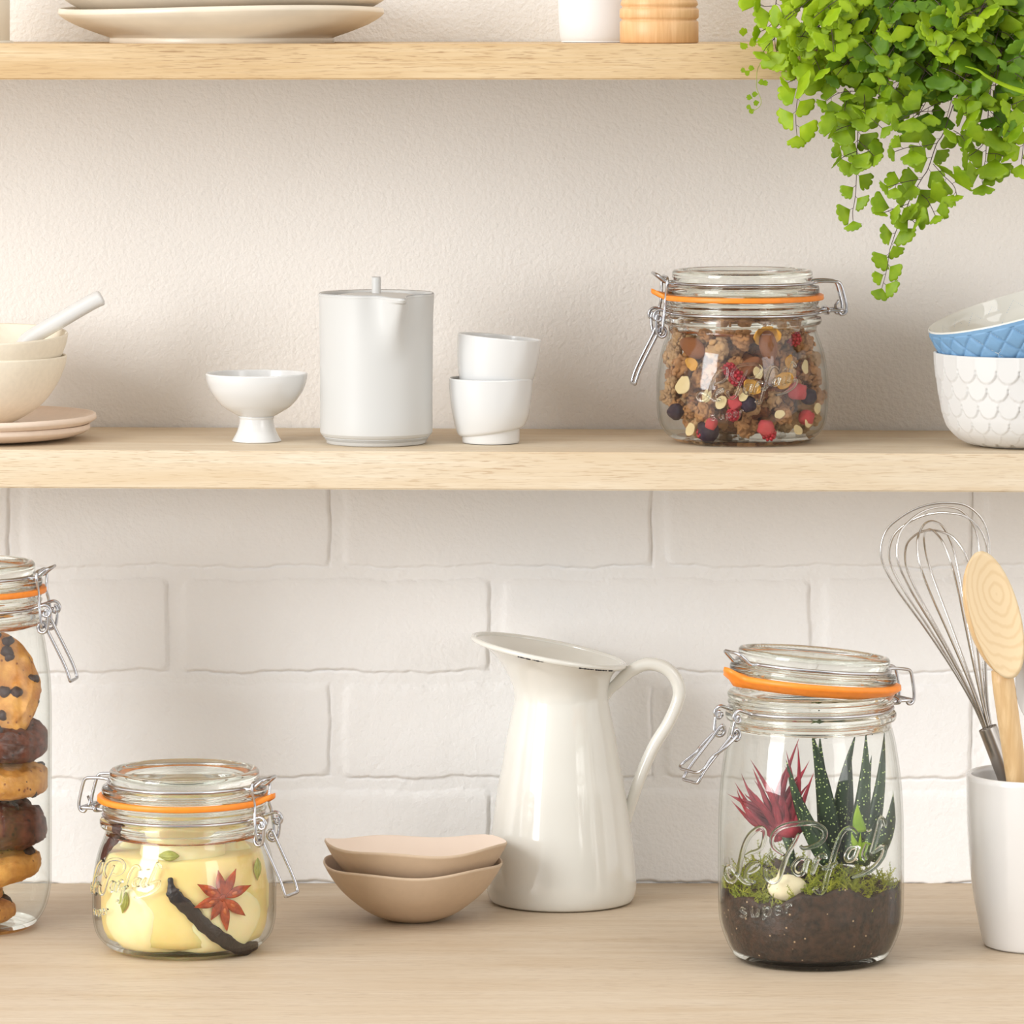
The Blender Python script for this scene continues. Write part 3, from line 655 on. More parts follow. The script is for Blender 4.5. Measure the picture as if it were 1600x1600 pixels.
# whisk
WH = .221
def whisk():
    base = P(1544, 1139, WH)
    t = thing('balloon_whisk', 'stainless steel balloon whisk leaning left in the white crock', 'whisk', base)
    t.rotation_euler = (math.radians(-1), math.radians(-16.2), math.radians(0))
    hl = .115
    bm_ = lathe(soft([(0, .0005), (.0045, .0005), (.0060, -.0010), (.0063, -.004), (.0063, -.060), (.0058, -hl+.004), (.004, -hl), (0, -hl)], 4), 32)
    h = mesh('handle', *bm_, M['brushed'], t, merge=True); h.rotation_euler = (0, math.radians(-5), 0)
    T = [0, .12, .3, .5, .7, .84, .94, .985, 1]; Wd = [.07, .14, .33, .60, .90, 1.0, .80, .42, 0]
    for (phi, L_, W_, lean) in ((.12, .1530, .0365, 0), (.62, .1500, .0350, .002), (1.15, .1420, .0330, -.001), (1.75, .1370, .0320, .0), (2.25, .1370, .0300, -.003), (2.75, .1470, .0340, .001)):
        half = [(Wd[i]*W_, T[i]*L_) for i in range(len(T))]
        pts = [(-w_, z_) for w_, z_ in half]+[(w_, z_) for w_, z_ in half[::-1][1:]]
        sp_ = spline(pts, 6)
        pp = [(p[0]*math.cos(phi)+lean*p[1]*6, p[0]*math.sin(phi), p[1]) for p in sp_]
        mesh('wire_loop', *tube(pp, .00080, seg=8), M['steel'], t)
whisk()
# wooden spoon
def wooden_spoon():
    hw_ = .272; top = P(1549, 962, hw_); neck = P(1567, 1062, hw_-.002); low = P(1620, 1440, hw_-.012)
    t = thing('wooden_spoon', 'wooden spoon with a broad oval head standing in the white crock', 'spoon', neck)
    ax = (top-neck).normalized(); h_ = 33*PI/180
    V = []; F = []; n = 30; m = 40
    sx, sz, th = .0200, .0425, .0062
    # head: rim loop, concave face and convex back; local frame x (width) y (depth) z (length)
    def P3(u, v, y): return (u, y, v)
    loops = []
    for i in range(n+1):
        f = i/n
        if f < .5: k = f/.5; y = -.0062*1+.0056*(1-k**2.0); y = -.0045+.0045*(1-k**2.2)       # face, from centre out
        else: k = 1-(f-.5)/.5; y = -.0045+(.0135)*(1-k**7)                         # back
        ring_ = []
        for j in range(m):
            a = 2*PI*j/m; kk = k*(1 if f <= .5 else 1.0)
            ring_.append(P3(sx*kk*math.sin(a)*(1-.10*math.cos(a)*0), sz*kk*math.cos(a), y))
        loops.append(ring_)
    for rg in loops: V += rg
    for i in range(n):
        for j in range(m): F.append((i*m+j, i*m+(j+1) % m, (i+1)*m+(j+1) % m, (i+1)*m+j))
    hd = mesh('spoon_head', V, F, None, t, merge=True, mats=[M['spoonwood'], M['spoonface']])
    for p in hd.data.polygons: p.material_index = 1 if p.center.y < .0006 and p.normal.y < -.35 else 0
    ang = math.atan2(ax.x, ax.z)
    hd.rotation_euler = (Matrix.Rotation(ang*1.0-.02, 4, 'Y') @ Matrix.Rotation(h_, 4, 'Z') @ Matrix.Rotation(math.radians(-6), 4, 'X')).to_euler()
    hd.location = top-neck
    d = low-neck
    pts = [d*f for f in np.linspace(-.04, 1, 22)]
    rr = np.interp(np.linspace(0, 1, 22), [0, .06, .3, 1], [.0068, .0074, .0072, .0062])
    hn = mesh('handle', *tube(pts, list(rr), seg=20), M['spoonwood'], t)
wooden_spoon()
def metal_spoon():
    w = .228; top = P(1622, 1068, w); low = P(1628, 1440, w)
    t = thing('serving_spoon', 'steel serving spoon behind the wooden spoon, cut by the right edge', 'spoon', top)
    V, F = ico(4, lambda v: Vector((v.x*.0150, (v.y*.0045 if v.y > 0 else v.y*.0030+.0), v.z*.0270)))
    V = [(x, (-.0045*(1-(x/.0150)**2-(z/.027)**2)*-1 if y < 0 else y+.0045*(1-(x/.0150)**2-(z/.027)**2)*.3), z) for x, y, z in V]
    mesh('spoon_bowl', V, F, M['brushed'], t)
    d = low-top
    mesh('handle', *tube([d*f for f in np.linspace(.060, 1, 12)], [.0028]*12, seg=12, flat=.6), M['brushed'], t)
metal_spoon()

# ------------------------------------------------------------------ jar contents
def clampR(rin, zlo=.0052, zhi=.09):
    def f(v):     # keep a point inside the jar's inner wall
        r = math.hypot(v[0], v[1]); R = rin(max(zlo, v[2]))
        k = R/r if r > R else 1
        return Vector((v[0]*k, v[1]*k, min(max(v[2], zlo), zhi)))
    return f
def fbm(v, s, o=3, seed=0):
    p = Vector((v[0]*s+seed*7.3, v[1]*s+seed*3.1, v[2]*s-seed*5.7)); r = 0; a = 1
    for i in range(o): r += a*noise.noise(p); p = p*2.03; a *= .5
    return r
def foodmat(name, c1, c2, sc_, rough=.6, bump=.5, bs=500, spots=None, **kw):
    m = NM(name); p = m.bsdf(lin(c1), rough, **kw); v = m.coords(); f = m.noise(v, sc_, 4, .6)
    c = m.ramp(f, [(.32, lin(c2)), (.66, lin(c1))])
    if spots:
        vo = m.n('TexVoronoi'); vo.inputs['Scale'].default_value = spots[0]; m.l(v, vo.inputs['Vector'])
        c = m.mix(m.ramp(vo.outputs['Distance'], [(spots[1], 1.0), (spots[1]+.06, 0.0)]), c, lin(spots[2]))
    m.l(c, p.inputs['Base Color']); m.l(m.bump(m.noise(v, bs, 3), bump, .0008), p.inputs['Normal']); return m.m
M['oatcluster'] = foodmat('toasted_oat_cluster', (228, 172, 112), (172, 106, 56), 230, .65, .8, 700)
M['oatcluster2'] = foodmat('pale_oat_cluster', (240, 202, 150), (200, 140, 84), 260, .65, .8, 700)
M['oat'] = foodmat('oat_flake', (240, 220, 172), (214, 184, 128), 300, .6, .5, 900)
M['almond'] = foodmat('almond_skin', (168, 104, 60), (124, 70, 38), 400, .5, .7, 900)
M['rasp'] = foodmat('dried_raspberry', (196, 34, 50), (128, 14, 30), 300, .4, .3)
M['straw'] = foodmat('dried_strawberry', (222, 92, 92), (178, 38, 50), 220, .5, .6)
M['blueb'] = foodmat('dried_blueberry', (62, 42, 62), (34, 22, 36), 260, .45, .5)
M['corn'] = foodmat('corn_flake', (226, 172, 74), (188, 126, 44), 260, .5, .5)
def lump(sub, R, amp, fr, seed, sq=(1, 1, 1), rid=False):
    def f(v):
        n = fbm(v, fr, 3, seed)
        if rid: n = abs(n)*1.4-.35
        k = R*(1+amp*n); return Vector((v.x*k*sq[0], v.y*k*sq[1], v.z*k*sq[2]))
    return ico(sub, f)
def oatcl(seed):      # a knot of flakes and crumbs grown together
    mb = MB(); rnd = random.Random(seed)
    mb.add(lump(4, .74, .5, 2.0, seed, (1.1, .95, .9)))
    for i in range(34):
        d = Vector((rnd.gauss(0, 1), rnd.gauss(0, 1), rnd.gauss(0, 1))).normalized()
        s_ = rnd.uniform(.14, .34)
        mb.add(xf(lump(2, 1, .35, 1.7, seed+i, (1, .8, .55)), Matrix.Translation(d*rnd.uniform(.62, .85)) @ d.to_track_quat('Z', 'X').to_matrix().to_4x4() @ Matrix.Scale(s_, 4)))
    return mb.V, mb.F
def rasp_(seed):
    mb = MB()
    for i in range(34):
        z = 1-2*(i+.5)/34; a = i*2.39996; r = math.sqrt(1-z*z)
        mb.add(xf(lump(2, .25, .05, 1, i), Matrix.Translation((r*math.cos(a)*.8, r*math.sin(a)*.8, z*.95))))
    mb.add(lump(2, .85, .05, 1, 3)); return mb.V, mb.F
def flake(seed, curl=.25):
    def f(v):
        x, y, z = v; z = z*.16+curl*(x*x+.4*y*y)-.03*math.exp(-(y/.15)**2)
        n = 1+.12*fbm(v, 1.8, 2, seed); return Vector((x*n, y*.72*n, z+.05*fbm(v, 2.5, 2, seed)))
    return ico(3, f)
def almond_():
    def f(v):
        x, y, z = v; k = 1-.28*x*(1 if x > 0 else .15); g = 1+.03*math.sin(math.atan2(z, y)*14)
        return Vector((x*1.0, y*.56*k*g, z*.36*k*g))
    return ico(4, f)
def chunk(seed):
    def f(v):
        m_ = max(abs(v.x), abs(v.y), abs(v.z)); u = v*(.45+.55*(1/m_)*.8); return u*(1+.16*fbm(v, 1.6, 3, seed))
    return ico(3, f)
def mkmesh(name, VF, mat):
    o = mesh(name, VF[0], VF[1], mat); me = o.data; bpy.data.objects.remove(o); return me
kinds = {
 'oat_cluster': [mkmesh('oat_cluster', oatcl(i), M['oatcluster'] if i % 3 else M['oatcluster2']) for i in range(6)],
 'dried_raspberry': [mkmesh('dried_raspberry', rasp_(1), M['rasp'])],
 'strawberry_piece': [mkmesh('strawberry_piece', chunk(i), M['straw']) for i in (1, 2, 3)],
 'blueberry': [mkmesh('blueberry', lump(3, 1, .16, 1.5, 5), M['blueb'])],
 'oat_flake': [mkmesh('oat_flake', flake(i), M['oat']) for i in (1, 2)],
 'almond': [mkmesh('almond', almond_(), M['almond'])],
 'corn_flake': [mkmesh('corn_flake', flake(9, .7), M['corn'])]}
glabel = {'oat_cluster': ('lumpy golden-brown oat cluster among the granola in the shelf jar', 'granola cluster', 'oat clusters in the granola jar'),
 'dried_raspberry': ('dark red bobbly raspberry showing among the jarred granola', 'raspberry', 'raspberries in the granola jar'),
 'strawberry_piece': ('pinkish red freeze-dried strawberry chunk pressed against the granola jar glass', 'strawberry', 'strawberry pieces in the granola jar'),
 'blueberry': ('near-black dried blueberry in the jar of granola', 'blueberry', 'blueberries in the granola jar'),
 'oat_flake': ('flat pale oat flake lying against the glass of the granola jar', 'oat flake', 'oat flakes in the granola jar'),
 'almond': ('whole brown-skinned almond near the top of the granola', 'almond', 'almonds in the granola jar'),
 'corn_flake': ('curled yellow corn flake in the granola jar', 'corn flake', 'corn flakes in the granola jar')}
def put(kind, loc, size, q):
    me = random.choice(kinds[kind]); o = bpy.data.objects.new(kind, me); COL.objects.link(o)
    o.location = loc; o.scale = (size, size, size); o.rotation_mode = 'QUATERNION'; o.rotation_quaternion = q
    l, c, g = glabel[kind]; tag(o, l, c, g); return o
rg_ = radf(B_HALF); rinG = lambda z: (rg_(z)-.0016)*.975
random.seed(11); gl = Vector(LG)
feat = [('strawberry_piece', 1057, 532, .0066), ('almond', 1079, 540, .0125), ('dried_raspberry', 1147, 583, .0062), ('dried_raspberry', 1135, 571, .0050), ('strawberry_piece', 1143, 622, .0052), ('blueberry', 1164, 624, .0056),
 ('oat_flake', 1042, 591, .0048), ('oat_flake', 1066, 597, .0078), ('oat_flake', 1122, 621, .0050), ('oat_flake', 1156, 612, .0036), ('oat_flake', 1273, 636, .0050), ('oat_flake', 1259, 655, .0048), ('oat_flake', 1241, 666, .0046), ('oat_flake', 1076, 665, .0050),
 ('strawberry_piece', 1191, 661, .0058), ('dried_raspberry', 1196, 678, .0052), ('strawberry_piece', 1042, 632, .0050), ('blueberry', 1054, 641, .0058), ('blueberry', 1102, 670, .0078), ('corn_flake', 1168, 597, .0066), ('corn_flake', 1216, 590, .0075), ('strawberry_piece', 1242, 607, .0062), ('blueberry', 1261, 617, .0056),
 ('strawberry_piece', 1257, 649, .0054), ('almond', 1196, 537, .0120), ('dried_raspberry', 1237, 527, .0052), ('corn_flake', 1225, 560, .0050), ('oat_flake', 1100, 612, .0045), ('oat_flake', 1178, 575, .0045), ('strawberry_piece', 1107, 655, .0042), ('oat_flake', 1253, 569, .0050), ('almond', 1165, 566, .0090), ('corn_flake', 1190, 518, .0100), ('dried_raspberry', 1096, 684, .0050), ('corn_flake', 1080, 565, .0055), ('oat_flake', 1212, 640, .0040), ('dried_raspberry', 1140, 640, .0048)]
fixed = []
for kd, px, py, sz in feat:
    z = (690-py)/2284+.0005; z = max(z, .006+sz*.6); thick = sz*(.95 if kd in ('blueberry', 'dried_raspberry', 'strawberry_piece') else .42)
    R = rinG(z)-thick; ph = math.asin(max(-.98, min(.98, (px-1160)/2300/R)))
    if abs(ph) < 1.2:
        c_ = Vector((R*math.sin(ph), -R*math.cos(ph), z))
        nrm = Vector((math.sin(ph), -math.cos(ph), 0))
        q = nrm.to_track_quat('Z', 'Y')
        from mathutils import Quaternion
        q = q @ Quaternion((0, 0, 1), random.uniform(0, 6.28)) @ Quaternion((1, 0, 0), random.uniform(-.3, .3))
        put(kd, gl+c_, sz, q); fixed.append((c_, sz*.75))
# clusters: relaxed packing
N = 150; pts = []
for i in range(N):
    z = random.uniform(.010, .078); a = random.uniform(0, 2*PI); r = random.uniform(.030, .050)
    pts.append([Vector((r*math.cos(a), r*math.sin(a), z)), random.uniform(.0062, .0098)])
for it in range(80):
    for i in range(N):
        p, r = pts[i]
        for j in range(i):
            q, r2 = pts[j]; d = p-q; L_ = d.length; m_ = (r+r2)*.86
            if L_ < m_ and L_ > 1e-6: d = d*((m_-L_)/L_*.5); p += d; q -= d
        for f, r2 in fixed:
            d = p-f; L_ = d.length; m_ = (r+r2)*.92
            if L_ < m_ and L_ > 1e-6: p += d*((m_-L_)/L_)
        z = min(max(p.z, .0046+r*.78), .0805-r*.4); R = rinG(z)-r*.80; rr_ = math.hypot(p.x, p.y)
        if rr_ > R: p.x *= R/rr_; p.y *= R/rr_
        if rr_ < .024 and rr_ > 1e-6 and z < .07: p.x *= .024/rr_; p.y *= .024/rr_
        p.z = z
for p, r in pts:
    q = Quaternion((random.gauss(0, 1), random.gauss(0, 1), random.gauss(0, 1), random.gauss(0, 1))).normalized()
    put('oat_cluster', gl+p, r, q)
core = ico(5, lambda v: Vector((0, 0, .040))+Vector((v.x*.041, v.y*.041, v.z*.034))*(1+.10*fbm(v, 6, 3, 2)))
o = mesh('granola_crumbs', core[0], core[1], foodmat('granola_crumb_mass', (164, 104, 60), (92, 52, 30), 300, .8, 1.0, 350), loc=LG)
tag(o, 'loose brown granola crumbs filling the middle of the jar on the shelf', 'granola', kind='stuff')

# cookies
M['cookie'] = foodmat('golden_cookie', (226, 166, 84), (184, 114, 46), 70, .7, .9, 240, (150, .10, (150, 88, 42)))
M['choc_cookie'] = foodmat('chocolate_cookie', (118, 62, 42), (58, 28, 20), 120, .75, 1.0, 220, (130, .12, (44, 24, 20)))
M['chip_choc'] = foodmat('chocolate_chip', (66, 38, 30), (40, 22, 18), 200, .4, .3)
chipme = mkmesh('chocolate_chip', lump(2, 1, .3, 1.4, 8), M['chip_choc'])
def cookie(px, py, r, th, seed, dark, label, rot=(0, 0, 0), w=W_C, chips=9):
    c = P(px, py, w)
    t = thing('cookie', label, 'cookie', c, 0, 'cookies stacked in the tall jar')
    t.rotation_euler = [math.radians(a) for a in rot]
    def f(v):
        rad = math.hypot(v.x, v.y); k = 1+.05*fbm(v, 1.3, 2, seed)+.025*fbm(v, 7, 2, seed)
        pw = .62; z = (abs(v.z)**pw)*(1 if v.z > 0 else -1)
        zz = z*th/2*(1.1 if v.z > 0 else .8)*(1+.22*fbm(v, 3.2, 3, seed+2)-.16*max(0, .35-abs(fbm(v, 2.1, 3, seed+5)))/.35)
        k += .02*fbm(v, 14, 2, seed+9)
        return Vector((v.x*r*k, v.y*r*k, zz))
    V, F = ico(5, f); Mw = t.matrix_basis.copy() if False else None
    from mathutils import Euler
    Rm = Euler(t.rotation_euler).to_matrix(); cl = Vector(LC); rin = radf(B_TALL)
    def inside(v):          # nothing pokes through the glass
        wv = Rm @ v + c - cl; R = rin(max(.001, wv.z))-.0026; rr = math.hypot(wv.x, wv.y)
        if rr > R: wv.x *= R/rr; wv.y *= R/rr
        wv.z = max(wv.z, .0046)
        return Rm.inverted() @ (wv+cl-c)
    V = [inside(v) for v in V]
    mesh('cookie_base', V, F, M['choc_cookie'] if dark else M['cookie'], t)
    rnd = random.Random(seed)
    for i in range(chips):
        a = rnd.uniform(0, 2*PI); el = rnd.uniform(-.2, 1.2)
        d = Vector((math.cos(a)*math.cos(el), math.sin(a)*math.cos(el), math.sin(el)))
        b = inside(f(d)*.985); o = bpy.data.objects.new('chocolate_chip', chipme); COL.objects.link(o); o.parent = t
        s_ = rnd.uniform(.0026, .0052); o.location = b*.93; o.scale = (s_*1.2, s_, s_*.9); o.rotation_euler = (rnd.uniform(0, 3), rnd.uniform(0, 3), 0)
cookie(-58, 1424, .036, .019, 1, 0, 'golden cookie at the very bottom of the tall jar')
cookie(-72, 1393, .033, .014, 2, 0, 'small golden cookie second from the bottom of the tall jar', (0, 3, 0))
cookie(-32, 1354, .041, .028, 3, 0, 'thick golden cookie third from the bottom of the tall jar', (3, -4, 0))
cookie(-30, 1290, .0440, .036, 4, 1, 'thick dark chocolate cookie in the lower half of the jar', (-3, 4, 0))
cookie(-28, 1212, .0450, .027, 5, 0, 'golden chocolate-chip cookie between two dark cookies', (4, 6, 0), chips=13)
cookie(-28, 1148, .0450, .030, 6, 1, 'dark chocolate cookie in the upper half of the jar', (6, 10, 0), chips=7)
cookie(-62, 1124, .0400, .018, 8, 1, 'dark cookie wedged under the leaning golden one', (10, 24, 0), chips=7)
cookie(-42, 1078, .0455, .026, 7, 0, 'topmost golden cookie with large chocolate chips, leaning on its edge', (52, 30, -14), chips=30)

# pears in syrup with spices
rinP = lambda z: radf(B_HALF)(z)-.0016
M['pear'] = foodmat('poached_pear_flesh', (246, 232, 186), (241, 219, 158), 22, .35, .08, 300, Subsurface_Weight=.35, Subsurface_Scale=.01)
M['syrup'] = foodmat('pale_yellow_syrup', (241, 218, 152), (232, 202, 126), 22, .3, .05, 60, Subsurface_Weight=.4, Subsurface_Scale=.02)
lp = Vector(LP)
sy = [(0, .0052), (.040, .0052)]+[(rinP(z)-.0042, z) for z in np.linspace(.009, .064, 14)]+[(rinP(.066)-.006, .0655), (0, .0655)]
o = mesh('syrup', *lathe(sy, 96), M['syrup'], merge=True, loc=LP); tag(o, 'pale yellow syrup around the pears in the squat worktop jar', 'syrup', kind='stuff')
cl_ = clampR(lambda z: rinP(z)-.0033, .0050, .090)
def pear(a, z, R, sx, sz_, tilt, seed, label):
    ph = math.radians(a); c = Vector((R*math.sin(ph), -R*math.cos(ph), z))
    def f(v):
        k = 1-.30*max(0, v.z)**1.3; u = Vector((v.x*sx*k, v.y*sx*.9*k, v.z*sz_*(1.15 if v.z > 0 else .9)))
        u = Matrix.Rotation(math.radians(tilt), 3, 'Y') @ u
        return cl_(c+u*(1+.04*fbm(v, 2, 2, seed)))
    V, F = ico(5, f); o = mesh('poached_pear', V, F, M['pear'], loc=LP); tag(o, label, 'pear', 'poached pears in the worktop jar')
pear(-36, .029, .027, .034, .037, 8, 1, 'poached pear at the front left of the worktop jar')
pear(34, .027, .027, .035, .035, -16, 2, 'poached pear at the front right, behind the star anise')
pear(-6, .062, .022, .030, .027, 70, 3, 'poached pear lying across the top of the jar, under the neck')
pear(95, .036, .030, .026, .034, 0, 4, 'poached pear against the right side of the jar')
pear(-110, .038, .030, .026, .034, 0, 5, 'poached pear against the left side of the jar')
pear(178, .036, .028, .030, .036, 0, 6, 'poached pear hidden at the back of the jar')
def onP(px, py, dep):      # a point just inside the glass wall of the pear jar, px/py as seen in the photograph
    z = 0
    for _ in range(3):
        R = rinP(max(.006, z))-dep; sx_ = (px-288)/2384; ph = math.asin(max(-.99, min(.99, sx_/R)))
        w_ = W_P+R*math.cos(ph); z = Z(py, w_); ph = math.asin(max(-.99, min(.99, X(px, w_)/R-LP[0]/R)))
    R = rinP(max(.006, z))-dep
    return Vector((R*math.sin(ph), -R*math.cos(ph), z)), Vector((math.sin(ph), -math.cos(ph), 0))
M['vanilla'] = foodmat('vanilla_pod', (46, 30, 24), (20, 13, 10), 300, .4, .6, 500)
M['anise'] = foodmat('star_anise', (190, 82, 28), (122, 42, 16), 200, .5, .5, 600)
M['bark'] = foodmat('dark_red_pod', (84, 36, 26), (40, 18, 14), 200, .45, .5, 500)
M['seed'] = simple('anise_seed', (196, 104, 52), .25)
M['cardamom'] = foodmat('cardamom_pod', (178, 178, 82), (140, 142, 52), 240, .5, .6, 500)
def ribbon(pxs, dep, wd, th, name, label, cat, mat):
    pts = [onP(a, b, dep) for a, b in pxs]; P3 = spline([p for p, n in pts], 6); N3 = spline([n for p, n in pts], 6)
    V = []; F = []; n = len(P3); m = 14
    for i in range(n):
        p = Vector(P3[i]); t_ = Vector(P3[min(i+1, n-1)])-Vector(P3[max(i-1, 0)]); nn = Vector(N3[i]).normalized(); b = t_.normalized().cross(nn).normalized()
        s = i/(n-1); k = np.interp(s, [0, .04, .10, .2, .9, 1], [.25, .45, .42, 1, 1.05, .5])
        k *= 1+.08*math.sin(i*1.7)
        for j in range(m):
            a = 2*PI*j/m; V.append(p+b*(wd*k*math.cos(a))+nn*(th*k*math.sin(a)*(1-.35*abs(math.cos(a*3)))))
    for i in range(n-1):
        for j in range(m): F.append((i*m+j, i*m+(j+1) % m, (i+1)*m+(j+1) % m, (i+1)*m+j))
    F.append(tuple(range(m))); F.append(tuple((n-1)*m+j for j in range(m)))
    o = mesh(name, V, F, mat, loc=LP); tag(o, label, cat); return o
ribbon([(266, 1371), (268, 1388), (275, 1402), (298, 1424), (322, 1449), (352, 1471), (378, 1482), (402, 1478)], .0018, .0045, .0012, 'vanilla_pod', 'dark vanilla pod slanting down to the right inside the pear jar', 'vanilla pod', M['vanilla'])
ribbon([(196, 1290), (186, 1302), (172, 1318), (161, 1335), (153, 1352)], .0020, .0042, .0012, 'vanilla_pod', 'dark vanilla pod end at the upper left of the pear jar', 'vanilla pod', M['bark'])
def star():
    p, n = onP(348, 1404, .0022); t = thing('star_anise', 'red-brown eight-pointed star anise pressed against the pear jar glass', 'spice', lp+p)
    t.rotation_mode = 'QUATERNION'; t.rotation_quaternion = n.to_track_quat('Z', 'Y')
    angs = [100, 62, 18, -38, -82, -122, 192, 150]; lens = [.0180, .0200, .0210, .0205, .0220, .0155, .0205, .0205]
    mesh('star_centre', *ico(3, lambda v: Vector((v.x*.0022, v.y*.0022, v.z*.0012))), M['anise'], t)
    for a, L_ in zip(angs, lens):
        def f(v):
            s = (v.x+1)/2; wv = math.sin(PI*min(1, s*.98+.02))**.8*(1-.45*s)*.0040+.0003
            z = v.z*.0016-(.0008*math.exp(-(v.y/.5)**2) if v.z > 0 else 0)
            return Vector((.0008+s*L_, v.y*wv, z))
        V, F = ico(3, f); M_ = Matrix.Rotation(math.radians(a-90+90), 4, 'Z')
        c = mesh('carpel', [M_ @ v for v in V], F, M['anise'], t)
        if L_ > .020:
            V, F = ico(2, lambda v: M_ @ Vector((.0085+v.x*.0022, v.y*.0012, .0009+v.z*.0007))); mesh('seed', V, F, M['seed'], c)
star()
for (a, b, ang, lab) in ((264, 1337, 90, 'green cardamom pod lying level under the neck of the pear jar'), (195, 1408, 14, 'green cardamom pod at the left of the pear jar'), (402, 1358, 3, 'green cardamom pod at the right of the pear jar')):
    p, n = onP(a, b, .0022)
    def f(v):
        k = (1-abs(v.z)**2.2*.55); g = 1+.07*math.cos(math.atan2(v.y, v.x)*9); tip = .0030*max(0, -v.z-.8)*5 if v.z < -.8 else 0
        return Vector((v.x*.0032*k*g, v.y*.0022*k*g, v.z*.0070-tip*.3))
    V, F = ico(4, f); o = mesh('cardamom_pod', V, F, M['cardamom'], loc=lp+p)
    o.rotation_euler = (Matrix.Rotation(math.atan2(n.x, -n.y), 4, 'Z') @ Matrix.Rotation(math.radians(ang), 4, 'Y')).to_euler()
    tag(o, lab, 'cardamom', 'cardamom pods in the pear jar')

# terrarium
rinT = lambda z: radf(B_LITRE)(z)-.0018
M['soil'] = foodmat('damp_potting_soil', (70, 46, 33), (14, 9, 7), 230, .6, 1.0, 380, (150, .06, (190, 160, 124)))
M['moss'] = foodmat('moss', (150, 160, 42), (94, 112, 24), 160, .7, .3)
M['moss2'] = foodmat('moss_blade', (176, 176, 52), (112, 130, 28), 60, .6, .1)
lt = Vector(LT)
def topz(a, r): return .0475+.004*math.sin(a*2+.6)+.003*math.sin(a*5+1)+(.0585-r)*.16+.002*math.sin(a*11+r*300)
V = []; F = []; nr, na = 34, 120
for i in range(nr):
    for k in range(na):
        a = 2*PI*k/na
        if i < 20:
            s = i/19.0; zt = topz(a, .056); z = .0046+(zt-.0046)*s; r = rinT(max(.002, z))*min(1, .86+s*3 if s < .05 else 1)
            r *= 1-.02*max(0, fbm((math.cos(a), math.sin(a), z*40), 2.5, 3))
        else:
            s = (i-19)/(nr-20.0); r = .0565*(1-s)+.0002; z = topz(a, r)+.002*fbm((r*40*math.cos(a), r*40*math.sin(a), 0), 3, 3)
        V.append((r*math.sin(a), -r*math.cos(a), z))
for i in range(nr-1):
    for k in range(na): F.append((i*na+k, i*na+(k+1) % na, (i+1)*na+(k+1) % na, (i+1)*na+k))
F.append(tuple(range(na)))
o = mesh('potting_soil', V, F, M['soil'], loc=LT); tag(o, 'dark brown potting soil in the bottom of the open planted jar', 'soil', kind='stuff')
random.seed(5)
mb = MB()
def blade(base, d, L_, wd, bend, n=4):
    side = d.cross(Vector((random.gauss(0, 1), random.gauss(0, 1), .2))).normalized(); V = []; F = []
    up = side.cross(d).normalized(); p = base.copy(); dd = d.copy()
    for i in range(n+1):
        s = i/n; w_ = wd*(1-s)**.7+.00005; V += [p+side*w_, p-side*w_*.5+up*w_*.8, p-side*w_*.5-up*w_*.8]
        dd = (dd+up*bend/n).normalized(); p = p+dd*(L_/n)
    for i in range(n):
        for k in range(3): F.append((i*3+k, i*3+(k+1) % 3, (i+1)*3+(k+1) % 3, (i+1)*3+k))
    return V, F
clamp_t = clampR(lambda z: rinT(z)-.0004, .005, .162)
def sprig(base, d, L_):      # feathery moss sprig
    n = 9; p = base.copy(); dd = d.copy(); up = Vector((random.gauss(0, 1), random.gauss(0, 1), 0))*.5; pts = [p.copy()]
    for i in range(n):
        dd = (dd+up*.12).normalized(); p = p+dd*(L_/n); pts.append(p.copy())
        for s in (-1, 1, .3):
            sd = dd.cross(Vector((random.gauss(0, .3), random.gauss(0, .3)-1, random.gauss(0, .3)))).normalized()*s
            V, F = blade(p, (dd*.8+sd+Vector((0, random.uniform(-.5, .5), 0))).normalized(), random.uniform(.0016, .0032)*(1-.5*i/n), .00022, random.uniform(-1, 1), 2)
            mb.add(([clamp_t(v) for v in V], F))
    mb.add(([clamp_t(v) for v in tube(pts, .00022, seg=4)[0]], tube(pts, .00022, seg=4)[1]))
for i in range(560):
    a = random.gauss(0, 1.2) if i < 420 else random.uniform(0, 2*PI); r = .0555*math.sqrt(random.uniform(.12, 1)) if i > 260 else random.uniform(.048, .056)
    if -.50 < a < -.22 and r > .04 and random.random() < .75: continue
    base = Vector((r*math.sin(a), -r*math.cos(a), topz(a, r)-random.uniform(0, .004)))
    if i < 240 and (a > -.1 or a < -.55): base.z -= random.uniform(0, .010)
    d = Vector((random.gauss(0, .8), random.gauss(0, .5)-.2, random.uniform(.2, 1.3))).normalized()
    sprig(base, d, random.uniform(.007, .021))
o = mb.build('moss', M['moss2'], loc=LT, smooth=False); tag(o, 'yellow-green feathery moss carpeting the soil in the open planted jar', 'moss', kind='stuff')
